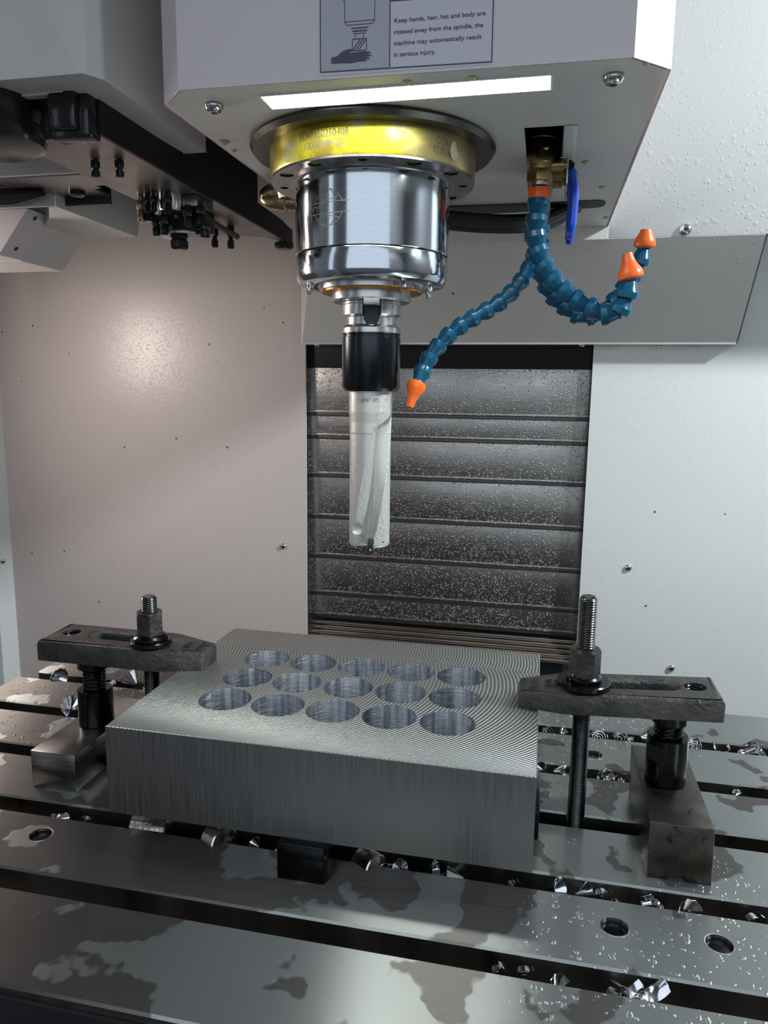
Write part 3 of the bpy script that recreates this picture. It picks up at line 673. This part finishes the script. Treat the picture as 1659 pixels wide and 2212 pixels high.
# oily gripper at its near end
b2=bx(-.476,-.432,.668,.690,.612,.660,.004); fin(b2,'gripper_block',M['black_oil'],ta)
b2=bx(-.470,-.441,.660,.672,.618,.652,.003); fin(b2,'gripper_pad',M['black_oil'],ta)
b2=lathe([(.046,.6085),(.054,.612),(.0565,.622),(.052,.632),(.0545,.640),(.054,.652),(.046,.657)],(-.548,.672,0),48); fin(b2,'gripper_ring',M['black_oil'],ta)
b2=bx(-.552,-.530,.628,.645,.645,.70,.005); fin(b2,'gripper_arm',M['black_oil'],ta)
# hanging coupling cluster
cl=empty('tool_changer_coupling',(-.476,.92,.60),'oily black coupling cluster of fittings under the tool changer arm','coupling')
fin(bx(-.512,-.440,.905,.955,.604,.619,.002),'top_block',M['steel_dark'],cl)
fin(lathe([(.0160,.619),(.0160,.6005),(.0150,.5985),(.0100,.5980)],(-.474,.905,0),28),'grey_boss',M['steel'],cl,label='bare metal boss')
b2=prism([(-.508+.007,.925),(-.508,.932),(-.508,.955),(-.440,.955),(-.436,.948),(-.440,.925)],.578,.606,.002); fin(b2,'body_block',M['black_oil'],cl)
fin(prism(circ(-.474,.94,.032,26),.574,.5785,.0005),'foot_plate',M['steel_dark'],cl)
b2=lathe([(.0115,.576),(.0125,.571),(.010,.568),(.0125,.566),(.0125,.5575),(.0095,.5553)],(-.474,.922,0),6); fin(b2,'tail_screw',M['black_oil'],cl)
k=0
for x,y,z,r,l in ((-.514,.90,.628,.0062,.026),(-.505,.905,.612,.0085,.024),(-.498,.888,.622,.0055,.018),(-.487,.884,.618,.0055,.018),(-.468,.884,.622,.0060,.022),(-.502,.915,.592,.0060,.020),(-.488,.91,.594,.0065,.022),(-.452,.905,.600,.0065,.020),(-.442,.915,.606,.0090,.024),(-.437,.92,.585,.0075,.016)):
    z=min(z,.6125)
    b2=prism([(x+r*math.cos(PI/3*q+k),y+r*math.sin(PI/3*q+k)) for q in range(6)],z-l*.4,z,.0005); b2=lathe([(r*.65,z-l*.4),(r*.8,z-l*.5),(r*.8,z-l*.9),(r*.5,z-l)],(x,y,0),12,b2); b2=lathe([(r*.6,z+.006),(r*.6,z)],(x,y,0),10,b2)
    fin(b2,'hose_fitting',M['brass_old'] if k==0 else M['black_oil'],cl); k+=1
# painted covers of the changer
tc_=empty('tool_changer_cover',(-.5,.74,.65),'pale grey angular sheet cover at top left above the black changer arm','cover')
xr,yf_,ye=-.3995,.628,.852
vs=[(-.4095,yf_,.650),(xr,.645,.650),(xr,ye,.650),(-.90,ye,.650),(-.90,yf_,.650),(-.4095-.27,yf_-.02,1.15),(xr,.645,1.15),(xr,ye,1.15),(-.90,ye,1.15),(-.90,yf_-.02,1.15)]
b2=hull_faces(vs,[(0,1,6,5),(1,2,7,6),(2,3,8,7),(3,4,9,8),(4,0,5,9)])
bmesh.ops.bevel(b2,geom=[e for e in b2.edges if not e.is_boundary],offset=.003,segments=3,profile=.5,affect='EDGES')
fin(b2,'cover_shell',M['paint_atc_warm_lit'],tc_)
fin(bx(-.90,-.452,.66,.668,.648,.651),'cover_hem',M['paint_atc_warm_lit'],tc_)
b2=hull_faces([(-.4095,yf_,.650),(xr,.645,.650),(xr,ye,.650),(-.428,ye,.650),(-.434,.70,.650),(-.46,.665,.650),(-.90,.655,.650),(-.90,yf_,.650)],[(0,1,2,3,4,5,6,7)])
fin(b2,'cover_underside',M['paint_atc_warm_lit'],tc_)
mg=empty('tool_magazine_guard',(-.7,1.0,.56),'faceted pale grey magazine guard at far left below the tool changer','guard')
fin(bx(-.90,-.5365,.800,.806,.6205,.70,.0008),'front_panel',M['paint_atc_warm_lit'],mg)
fin(prism([(-.5330,.806),(-.5330,.850),(-.545,.851),(-.545,.862),(-.556,.864),(-.556,.90),(-.90,.90),(-.90,.806)],.6190,.6215),'chain_shelf',M['steel_dark'],mg)
fin(bx(-.90,-.556,.898,.902,.610,.66),'shelf_wall',M['dark'],mg)
fin(lathe([(.010,.6215),(.010,.615),(.006,.613)],(-.585,.872,0),18),'shelf_bolt',M['black_oil'],mg)
fin(tube([(-.90,.86,.612),(-.66,.855,.6135),(-.62,.855,.6150)],[.012,.011,.004],10),'shelf_hose',M['cable'],mg)
fin(bx(-.90,-.622,.874,.880,.6045,.626,.0008),'shelf_lip',M['paint_left_warm_lit'],mg)
prof=[(-.620,.70),(-.620,.6045),(-.712,.6045),(-.7516,.5571),(-1.05,.5571),(-1.05,.70)]
yfr=[.879,.879,.980,.976,.976,.879]; y1=1.072
b2=hull_faces([(x,y,z) for (x,z),y in zip(prof,yfr)]+[(x,y1+(.033 if z>.65 else 0),z) for x,z in prof],[(0,1,7,6),(1,2,8,7),(2,3,9,8),(3,4,10,9),(4,5,11,10),(5,4,3,2,1,0),(6,7,8,9,10,11)])
fin(b2,'guard_shell',M['paint_atc_warm_lit'],mg,15)
q4=[(-.698,.616),(-.7472,.5571),(-1.05,.5571),(-1.05,.616)]
b2=hull_faces([(x,.927,z) for x,z in q4]+[(x,.9745,z) for x,z in q4],[(0,1,5,4),(1,2,6,5),(2,3,7,6),(3,0,4,7),(0,3,2,1),(4,5,6,7)])
fin(b2,'screwed_plate',M['paint_head'],mg,15)
nn=Vector((.0589,0,-.0492)).normalized()
for u in (.13,.80):
    x=q4[0][0]+(q4[1][0]-q4[0][0])*u; z=q4[0][1]+(q4[1][1]-q4[0][1])*u
    b2=lathe([(.0034,0),(.0034,.0004)],seg=16); xf(b2,frame((x,.950,z),nn)); fin(b2,'plate_hole',M['dark'],mg)
# ------------------------------------------------------------------ machine table
tb=empty('machine_table',(0,.635,-.12),'long wet steel machine table with five T-slots and scattered coolant','table')
XL,XR=-.666,1.05; S=[.452,.544,.636,.7275,.819]; HW=.0102
ed=[.359]+[v for s in S for v in (s-HW,s+HW)]+[.9116]
RAILH={1:[(-.407,.5069,.0092),(.0655,.5041,.0096),(.1362,.5034,.0092)],4:[(.0663,.7672,.0092)]}
for i in range(6):
    y0,y1=ed[2*i],ed[2*i+1]; xl=XL if i<5 else -.652
    outer=[(xl,y0),(XR,y0),(XR,y1),(xl,y1)]; holes=[circ(*h,28) for h in RAILH.get(i,[])]
    ch=.0016
    if holes:
        b2=plate_holes([(xl,y0+ch),(XR,y0+ch),(XR,y1-ch),(xl,y1-ch)],holes,-.012,0,side_mat=1)
        b3=hull_faces([(xl,y0+ch,0),(XR,y0+ch,0),(xl,y0,-ch),(XR,y0,-ch),(xl,y0,-.020),(XR,y0,-.020),(xl,y1-ch,0),(XR,y1-ch,0),(xl,y1,-ch),(XR,y1,-ch),(xl,y1,-.020),(XR,y1,-.020)],[(0,1,3,2),(2,3,5,4),(7,6,8,9),(9,8,10,11),(0,2,4,10,8,6)])
        b2=join(b2,b3)
    else:
        b2=bmesh.new(); sec=[(y0,-.020),(y0,-ch),(y0+ch,0),(y1-ch,0),(y1,-ch),(y1,-.020)]
        a=[b2.verts.new((xl,y,z)) for y,z in sec]; c=[b2.verts.new((XR,y,z)) for y,z in sec]
        for k in range(6): b2.faces.new((a[k],a[(k+1)%6],c[(k+1)%6],c[k]))
        b2.faces.new(a); b2.faces.new(c)
    for f in b2.faces:
        n=f.calc_center_median()
        if n.z<-.004: f.material_index=1
    uvl=b2.loops.layers.uv.new('UVMap')
    for f in b2.faces:
        for l in f.loops: l[uvl].uv=(l.vert.co.y,l.vert.co.x)
    rl=fin(b2,'table_rail',[M['table'],M['table_side']],tb,40)
    for h in RAILH.get(i,[]):
        fin(lathe([(h[2]*.99,-.004),(h[2]*.99,-.0035),(h[2]*.6,-.0030),(0,-.003)],(h[0],h[1],0),28,closed=False),'hole_plug',M['oxide'],rl)
        fin(lathe([(h[2]*1.10,-.0002),(h[2]*1.08,.0003),(h[2]*1.0,.0002),(h[2]*.99,-.002)],(h[0],h[1],0),32,closed=False),'hole_rim',M['steel'],rl)
fin(bx(XL,XR,.362,.909,-.16,-.024),'table_bed',M['table_side'],tb)
fin(bx(XL,XR,.356,.3625,-.16,-.0065,.002),'front_edge',M['black_oil'],tb)
# ------------------------------------------------------------------ workpiece on its supports
BX0,BX1,BY0,BY1,BZ0,BZ1=-.340,.0058,.507,.766,.031,.107
wp=empty('steel_workpiece',(BX0,BY0,BZ0),'thick milled steel block with fifteen bored holes clamped on the table','workpiece')
hl=[]
for iy,y in enumerate((.5795,.6315,.683)):
    for ix in range(5): hl.append(circ(-.2675+.04985*ix+(0,-.0003,-.0003)[iy],y,.0234,56))
c=.0007
b2=plate_holes([(BX0+c,BY0+c),(BX1-c,BY0+c),(BX1-c,BY1-c),(BX0+c,BY1-c)],hl,BZ0,BZ1,side_mat=1)
o4=[(BX0,BY0),(BX1,BY0),(BX1,BY1),(BX0,BY1)]; i4=[(BX0+c,BY0+c),(BX1-c,BY0+c),(BX1-c,BY1-c),(BX0+c,BY1-c)]
b3=hull_faces([(x,y,BZ1) for x,y in i4]+[(x,y,BZ1-c) for x,y in o4]+[(x,y,BZ0) for x,y in o4],[f for k in range(4) for f in ((k,(k+1)%4,4+(k+1)%4,4+k),(4+k,4+(k+1)%4,8+(k+1)%4,8+k))])
for f in [f for f in b2.faces if abs(f.normal.z)<.3 and f.material_index==0]: b2.faces.remove(f)
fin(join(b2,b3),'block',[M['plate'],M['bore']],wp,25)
# the arcs sit in the block's own frame, whose origin is the lower front left corner
def sblock(x0,x1,y0,y1,label,mat='oxide'):
    o=fin(bx(x0,x1,y0,y1,0,BZ0,.0009),'support_block',M[mat],None,org=((x0+x1)/2,(y0+y1)/2,0)); tag(o,label,'block'); return o
sblock(-.190,-.1515,.4993,.5335,'small dark support block under the front edge of the workpiece')
sblock(-.025,.0105,.598,.655,'dark support block showing at the right edge of the workpiece')
# ------------------------------------------------------------------ clamps
def strap(nm,x_tip,x_heel,yc,wid,tipw,sh,z_tip,z_heel,t_tip,t_heel,hole_x,slot0,slot1,label,txt,flip):
    """forged strap clamp; outline in plan with slot and tapped hole"""
    s=1 if x_heel>x_tip else -1
    P=[(x_tip,yc-s*tipw/2),(x_tip+s*sh,yc-s*wid/2),(x_heel,yc-s*wid/2),(x_heel,yc+s*wid/2),(x_tip+s*sh,yc+s*wid/2),(x_tip,yc+s*tipw/2)]
    def rnd(P,r=.003):
        out=[]
        for i in range(len(P)):
            a,b_,c_=Vector(P[i-1]),Vector(P[i]),Vector(P[(i+1)%len(P)]); u=(a-b_).normalized()*r; v=(c_-b_).normalized()*r
            for k in range(4):
                t=k/3; out.append(tuple((b_+u)*(1-t)**2+b_*2*t*(1-t)+(b_+v)*t*t))
        return out
    outer=rnd(P); rs=.0088
    sl=[]
    for k in range(13): a=PI/2+PI*k/12; sl.append((min(slot0,slot1)+rs*math.cos(a),yc+rs*math.sin(a)))
    for k in range(13): a=-PI/2+PI*k/12; sl.append((max(slot0,slot1)+rs*math.cos(a),yc+rs*math.sin(a)))
    ho=circ(hole_x,yc,.0092,32)
    def inset(P,d):
        n=len(P); out=[]; ar=sum(P[i][0]*P[(i+1)%n][1]-P[(i+1)%n][0]*P[i][1] for i in range(n)); sg=1 if ar>0 else -1
        for i in range(n):
            a,c_=Vector(P[i-1]),Vector(P[(i+1)%n]); t_=(c_-a).normalized(); out.append((P[i][0]-sg*t_.y*d*1,P[i][1]+sg*t_.x*d*1))
        return out
    T=1.0; e=.0055
    levels=[(outer,0.0),(outer,.74),(inset(outer,.0014),.92),(inset(outer,e),1.0)]
    b2=bmesh.new()
    rings=[[b2.verts.new((x,y,f)) for x,y in pl] for pl,f in levels]
    for a,b_ in zip(rings,rings[1:]):
        for i in range(len(a)): b2.faces.new((a[i],a[(i+1)%len(a)],b_[(i+1)%len(a)],b_[i]))
    slo=inset(sl,-.003); 
    lv2=[(slo,1.0),(inset(sl,-.001),.93),(sl,.82),(sl,0.0)]; hv=[(ho,1.0),(ho,0.0)]
    r2_=[[b2.verts.new((x,y,f)) for x,y in pl] for pl,f in lv2]; r3_=[[b2.verts.new((x,y,f)) for x,y in pl] for pl,f in hv]
    for rr in (r2_,r3_):
        for a,b_ in zip(rr,rr[1:]):
            for i in range(len(a)): b2.faces.new((a[i],a[(i+1)%len(a)],b_[(i+1)%len(a)],b_[i]))
    def ring_edges(vs):
        return [b2.edges.get((vs[i],vs[(i+1)%len(vs)])) for i in range(len(vs))]
    bmesh.ops.triangle_fill(b2,use_beauty=True,edges=ring_edges(rings[-1])+ring_edges(r2_[0])+ring_edges(r3_[0]))
    bmesh.ops.triangle_fill(b2,use_beauty=True,edges=ring_edges(rings[0])+ring_edges(r2_[-1])+ring_edges(r3_[-1]))
    def zz(x,f):
        u=(x-x_tip)/(x_heel-x_tip); u=max(0,min(1,u)); q=min(1,u*3.2)
        return (z_tip+(z_heel-z_tip)*u)+(t_tip+(t_heel-t_tip)*q)*f
    for v in b2.verts: v.co.z=zz(v.co.x,v.co.z)
    root=empty('strap_clamp',((x_tip+x_heel)/2,yc,z_tip),label,'clamp')
    cb=fin(b2,'clamp_bar',M['forged'],root,40)
    fin(thread_ring(hole_x,yc,zz(hole_x,0)+.002,zz(hole_x,1)-.002),'tapped_hole',M['oxide'],cb)
    # raised forging marks near the nose
    for i,(tx,sz,ox) in enumerate(txt):
        b3=text_verts(tx,sz); w_=width(b3)
        for v in b3.verts:
            px,py=(v.co.x-w_/2),v.co.y
            X_=x_tip+s*(ox)-s*py*-1*0; 
            wx=x_tip+s*ox+(-py if s>0 else py); wy=yc+(px if s>0 else -px)
            v.co=Vector((wx,wy,zz(wx,1)+.0000))
        extr(b3,(0,0,1),.0006); fin(b3,'raised_lettering',M['forged'],cb)
    return root,zz
def thread_ring(x,y,z0,z1):
    b2=bmesh.new(); n=24; st=int((z1-z0)/.0025*4); rings=[]
    for k in range(st+1):
        z=z0+(z1-z0)*k/st
        rings.append([b2.verts.new((x+(.0090-.0012*abs((((z/.0025)-i/n)%1)-.5)*2)*math.cos(2*PI*i/n),y+(.0090-.0012*abs((((z/.0025)-i/n)%1)-.5)*2)*math.sin(2*PI*i/n),z)) for i in range(n)])
    for a,b_ in zip(rings,rings[1:]):
        for i in range(n): b2.faces.new((a[i],a[(i+1)%n],b_[(i+1)%n],b_[i]))
    return b2
cR,zR=strap('r',-.0128,.1545,.6435,.0565,.036,.040,.107,.1155,.0140,.0190,.1355,.030,.1125,'black forged strap clamp holding down the right edge of the workpiece',[('M20',.0115,.018),('1234',.0085,.029),('587',.0075,.036)],False)
cL,zL=strap('l',-.3155,-.4905,.6520,.0590,.032,.046,.107,.107,.0188,.0215,-.4700,-.366,-.4385,'oily black strap clamp holding down the left edge of the workpiece',[('M20',.0105,.012),('ANSI',.0075,.026)],True)
def stud(x,y,ztop,label):
    b2=thread((x,y),.0078,-.022,ztop-.0008,.0022,.0011,24,.0014); b2=lathe([(.0060,ztop-.001),(.0058,ztop+.0004),(.0020,ztop+.0006),(0,ztop+.0002)],(x,y,0),24,b2,closed=False)
    return tag(fin(b2,'clamp_stud',M['stud'],None,40,org=(x,y,0)),label,'stud')
SRX,SRY,SLX,SLY=.0430,.6370,-.3735,.6400
stud(SRX,SRY,.2083,'tall black threaded stud standing through the right clamp'); stud(SLX,SLY,.1774,'shorter black threaded stud standing through the left clamp')
def washer(x,y,z,r,h,label):
    b2=lathe([(.0085,z+.0002),(r-.001,z+.0002),(r,z+.001),(r,z+h-.001),(r-.001,z+h),(.0085,z+h)],(x,y,0),56,closed=False)
    return tag(fin(b2,'clamp_washer',M['oxide'],None,40,org=(x,y,z)),label,'washer')
def nut(x,y,z,fr,rot,h,label):
    t=empty('flange_nut',(x,y,z),label,'nut')
    fin(lathe([(.0082,z),(fr-.0006,z),(fr,z+.0006),(fr,z+.003),(fr-.002,z+.0048),(.0125,z+.0062)],(x,y,0),48),'nut_flange',M['oxide'],t)
    b2=polar(lambda zz_,a:min(.0118/max(.5,math.cos(((a-rot+PI/6)%(PI/3))-PI/6)),.0140-max(0,zz_-(z+h-.0022))*.95),z+.004,z+h,14,96,(x,y))
    b2=lathe([(.0098,z+h-.0002),(.0082,z+h+.0001)],(x,y,0),24,b2,closed=False)
    fin(b2,'hex_body',M['forged'],t,25); return t
zw=zR(SRX,1); washer(SRX,SRY,zw,.0228,.0050,'wide black washer under the nut of the right clamp'); nut(SRX,SRY,zw+.0051,.0152,.55,.0285,'black flanged hex nut on the tall right stud')
zw=zL(SLX,1); washer(SLX,SLY,zw,.0198,.0050,'dark oily washer under the nut of the left clamp'); nut(SLX,SLY,zw+.0051,.0168,.50,.0285,'worn black flanged hex nut on the short left stud')
# ------------------------------------------------------------------ screw jacks on risers
def jack(x,y,z0,zb,ztop,r,rs,rc,hc,label,flat_side):
    t=empty('screw_jack',(x,y,z0),label,'screw jack')
    b2=lathe([(rs+.001,z0),(r-.001,z0),(r,z0+.001),(r,zb-.0012),(r-.0012,zb),(rs+.001,zb)],(x,y,0),48)
    jb=fin(b2,'jack_body',M['oxide'],t)
    if flat_side:
        b2=bx(-.008,.008,-.0006,.0006,zb-.020,zb-.006); a=-2.35; xf(b2,Matrix.Translation((x+math.cos(a)*(r-.0002),y+math.sin(a)*(r-.0002),0))@Matrix.Rotation(a+PI/2,4,'Z')); fin(b2,'spanner_flat',M['black_plate'],jb)
    fin(thread((x,y),rs,zb-.002,ztop-hc+.001,.0036,.0018,28,0),'jack_screw',M['oxide'],t,45)
    fin(lathe([(rc-.002,ztop-hc),(rc,ztop-hc+.001),(rc,ztop-.0006),(rc-.0006,ztop)],(x,y,0),40),'jack_cap',M['oxide'],t)
jack(.1160,.6385,.0481,.0905,zR(.116,0),.0172,.0125,.0150,.0118,'black screw jack under the heel of the right clamp',True)
jack(-.4400,.6425,.0372,.0750,zL(-.44,0),.0172,.0118,.0158,.0100,'oily black screw jack under the heel of the left clamp',False)
b2=prism([(.0955,0),(.1115,0),(.1115,.0055),(.1245,.0055),(.1245,0),(.1440,0),(.1430,.0481),(.0945,.0481)],.5680,.7000,.0008)
xf(b2,Matrix(((1,0,0,0),(0,0,1,0),(0,1,0,0),(0,0,0,1))))
tag(fin(b2,'riser_block',M['riser'],None,org=(.12,.634,0)),'brown stained steel riser block under the right screw jack','block')
b2=bx(-.4655,-.4185,.5735,.705,0,.0372,.0006)
tag(fin(b2,'riser_block',M['riser_clean'],None,org=(-.442,.64,0)),'clean grey steel riser block under the left screw jack','block')
# ------------------------------------------------------------------ chips in the slots
def spiral_mesh(turns,r0,r1,wd,dome=0):
    b2=bmesh.new(); n=int(18*turns); prev=None
    for i in range(n+1):
        t=i/n; a=2*PI*turns*t; r=r0+(r1-r0)*t; z=dome*t
        cur=(b2.verts.new((r*math.cos(a),r*math.sin(a),z)),b2.verts.new((r*math.cos(a),r*math.sin(a),z+wd)))
        if prev: b2.faces.new((prev[0],cur[0],cur[1],prev[1]))
        prev=cur
    return b2
def cone_mesh(r0,r1,h,turns,flare=.12):
    b2=bmesh.new(); n=int(20*turns); prev=None
    for i in range(n+1):
        t=i/n; a=2*PI*turns*t; k=1+flare*t*turns; w_=1+.05*math.sin(9*a)
        cur=[b2.verts.new(((r0+(r1-r0)*u)*k*w_*math.cos(a),(r0+(r1-r0)*u)*k*w_*math.sin(a),h*u+.002*t)) for u in (0,.5,1)]
        if prev:
            for q in (0,1): b2.faces.new((prev[q],cur[q],cur[q+1],prev[q+1]))
        prev=cur
    return b2
def ribbon_mesh(R,wd,arc,twist=.0):
    b2=bmesh.new(); n=16; prev=None
    for i in range(n+1):
        t=i/n-.5; a=arc*t; x=R*math.sin(a); z=R*(1-math.cos(a)); s=1-.25*abs(t)
        cur=[b2.verts.new((x,u*wd*s,z+twist*t*u*8+.0008*math.cos(u*4))) for u in (-.5,-.17,.17,.5)]
        if prev:
            for q in range(3): b2.faces.new((prev[q],cur[q],cur[q+1],prev[q+1]))
        prev=cur
    return b2
def proto(b2,name,th=.0004):
    bmesh.ops.recalc_face_normals(b2,faces=b2.faces)
    bmesh.ops.solidify(b2,geom=b2.faces[:],thickness=th)
    me=bpy.data.meshes.new(name); b2.to_mesh(me); b2.free(); me.materials.append(M['chip'])
    me.polygons.foreach_set('use_smooth',[True]*len(me.polygons)); me.set_sharp_from_angle(angle=math.radians(65)); return me
K={'coil':proto(spiral_mesh(3.1,.0014,.0086,.006),'coil_chip'),'coil2':proto(spiral_mesh(2.2,.0016,.0078,.007,.001),'open_coil_chip'),
   'cone':proto(cone_mesh(.0012,.0082,.0105,1.35),'cone_chip'),'fan':proto(cone_mesh(.0015,.0095,.013,.7),'fan_chip'),
   'strip':proto(ribbon_mesh(.012,.008,1.7,.0006),'strip_chip'),'hook':proto(spiral_mesh(1.25,.0030,.0080,.009),'hook_chip')}
NM={'coil':'coil_chip','coil2':'coil_chip','cone':'cone_chip','fan':'fan_chip','strip':'strip_chip','hook':'hook_chip'}
LB={'coil':'tightly coiled','coil2':'tightly coiled','cone':'cone shaped','fan':'fan shaped','strip':'curved flat','hook':'hook curled'}
SLOTN={1:'nearest slot',2:'second slot',3:'middle slot',4:'fourth slot',5:'rearmost slot'}
def side(x): return 'left of the workpiece' if x<-.345 else ('below the workpiece front' if x<0 else 'right of the workpiece')
CH=[]
def chip(kind,x,slot,z=None,rx=None,rz=None,sc=1.0,label=None,y=None):
    o=bpy.data.objects.new(NM[kind],K[kind]); C.objects.link(o)
    rx=random.uniform(.7,1.7) if rx is None else rx; rz=random.uniform(-2,2) if rz is None else rz
    yy=S[slot-1]+random.uniform(-.0015,.0015) if y is None else y
    sc*=.82
    o.rotation_euler=(rx,random.uniform(-.3,.3),rz); o.scale=(sc,)*3
    o.location=(x,yy,-.0075 if z is None else z-.004)
    o['category']='chip'; o['group']=LB[kind]+' chips in the '+SLOTN[slot]
    if label: o['label']=label
    else: CH.append((kind,slot,side(x),x,o))
    return o
def name_chips():
    for key in sorted({c[:3] for c in CH}):
        L=sorted([c for c in CH if c[:3]==key],key=lambda c:c[3])
        for i,c in enumerate(L):
            w_=('','second ','third ','fourth ','fifth ','sixth ')[i] if i else ('leftmost ' if len(L)>1 else '')
            c[4]['label']='%s%s chip in the %s %s'%(w_,LB[key[0]],SLOTN[key[1]],key[2])+(' from the left' if i else '')
UP=1.45
# nearest slot
chip('coil2',-.0149,1,None,1.35,.3,1.15,'dim open coil chip, left one of two coils in the nearest T-slot')
chip('coil',.0035,1,None,1.35,.15,1.20,'tight clock spring coil chip, right one of two coils in the nearest T-slot')
chip('fan',.0240,1,-.012,.6,.8,1.0,'small crumpled chip just right of two coils in the nearest T-slot')
chip('hook',.0600,1,-.004,1.25,.6,1.25,'hook curled chip standing tall in the nearest T-slot')
chip('strip',.0720,1,-.003,.5,.9,1.25,'bluish bright curved strip beside the hook curl in the nearest T-slot')
chip('strip',.0850,1,.000,.3,.5,1.45,'largest bright curved strip at the right of the nearest T-slot')
# second slot
for k_,x,sc,lb in (('cone',.0185,1.25,'bright cone chip just right of the workpiece front corner'),('fan',.0403,1.1,'pale fan chip between the cone chip and a clock spring coil'),
    ('coil',.0600,1.25,'large clock spring coil chip in front of the right riser block'),('strip',.0720,.6,'tiny bright sliver touching the large clock spring coil'),('hook',.0915,1.0,'thin hook curl left of the bright strips, second T-slot'),
    ('strip',.0960,.9,'slanted bright strip chip below the right riser block corner'),('strip',.1030,.8,'second bright strip lying beside the slanted strip chip'),('fan',.1200,1.2,'bright fan chip at the foot of the right riser block'),
    ('coil2',.1680,1.25,'dark open coil chip at the right border in the second T-slot'),('coil2',-.0085,1.1,None),('cone',-.0786,1.0,None),('fan',-.0470,1.15,None),('cone',-.0990,.85,None),('strip',-.0600,.9,None),('fan',-.1130,.9,None),('hook',-.1230,1.0,None),
    ('strip',-.4180,.95,'bright bent strip chip at far left in the second T-slot'),('hook',-.4060,.9,'thin bent chip beside a bright strip, far left'),('coil',-.3880,1.0,'dark coil chip at far left in the second T-slot'),('cone',-.1990,.75,None),('fan',-.2200,.8,None),('strip',-.2270,.8,None)):
    chip(k_,x,2,-.0030 if k_ in('cone','coil','coil2','hook') else -.004,None if k_ not in('coil','coil2') else 1.35,None if k_ not in('coil','coil2') else .2,sc,lb)
# fourth
for k_,x,sc,lb in (('cone',.0245,1.2,'dark cone chip against the workpiece in the fourth T-slot'),('strip',.0125,.9,None),('fan',.0180,.9,None),('strip',.0400,.8,None),('fan',.0719,1.2,None),('strip',.0800,1.1,None),('strip',.0890,1.0,None),('hook',.0960,.9,None),('strip',.2009,1.1,'lone bright strip chip at far right in the fourth T-slot')):
    chip(k_,x,4,-.002 if k_!='cone' else .001,None,None,sc,lb)
# rearmost
for k_,x,sc,z,lb in (('coil2',.0170,1.2,.000,None),('strip',.0385,1.1,.0,None),('coil',.0731,1.45,.001,'wide clock spring coil just right of the tall stud'),('coil2',.0959,1.45,.002,'dark heavy coil chip right of the wide clock spring coil'),('strip',.1078,1.0,.001,None),('fan',.1190,1.5,.004,'bright scoop chip just left of the right screw jack'),
    ('coil',.1730,1.35,.002,'dark clock spring coil just right of the right screw jack'),('cone',.1830,.9,.001,'small round bright chip right of the right screw jack'),('strip',.1990,.9,.0,None),('strip',.2120,.8,.0,None),('strip',.2230,.9,.0,None),('hook',.2320,1.5,.0,'large hook curl near the right border in the rearmost T-slot'),('strip',.2450,1.3,.0,None),
    ('cone',-.6250,1.7,.004,'bright cone chip at the far left end of the rearmost T-slot'),('coil2',-.5362,1.3,.000,'thin open coil right of the left screw jack'),('cone',-.5000,1.5,.006,'bright crumpled cone chip near the left stud'),('strip',-.4860,.8,.001,'bright sliver beside the left stud')):
    chip(k_,x,5,z,None if k_ not in('coil','coil2') else 1.35,None if k_ not in('coil','coil2') else .25,sc,lb)
chip('fan',-.5330,4,.006,.9,.6,1.6,'white glinting fan chip left of the left screw jack')
name_chips()
def slug(x,y,z,r,h,ax,label):
    b2=lathe([(0,0),(r*.5,.0006),(r-.001,.0),(r,.001),(r,h-.001),(r-.001,h),(r*.5,h+.001),(0,h+.0015)],seg=40,closed=False); xf(b2,frame((x,y,z),ax)); 
    return tag(fin(b2,'drilled_slug',M['slug'],None,org=(x,y,z)),label,'slug')
slug(-.3410,.5440,-.0045,.0110,.034,(1,.02,.0),'bright ribbed slug lying under the front left of the workpiece')
slug(-.2650,.5440,-.0050,.0135,.018,(.9,-.55,.15),'round bright slug tilted under the workpiece, right of the ribbed slug')
slug(-.1335,.5440,-.0060,.0120,.020,(.9,-.60,.1),'dim bluish slug under the workpiece right of the front support block')
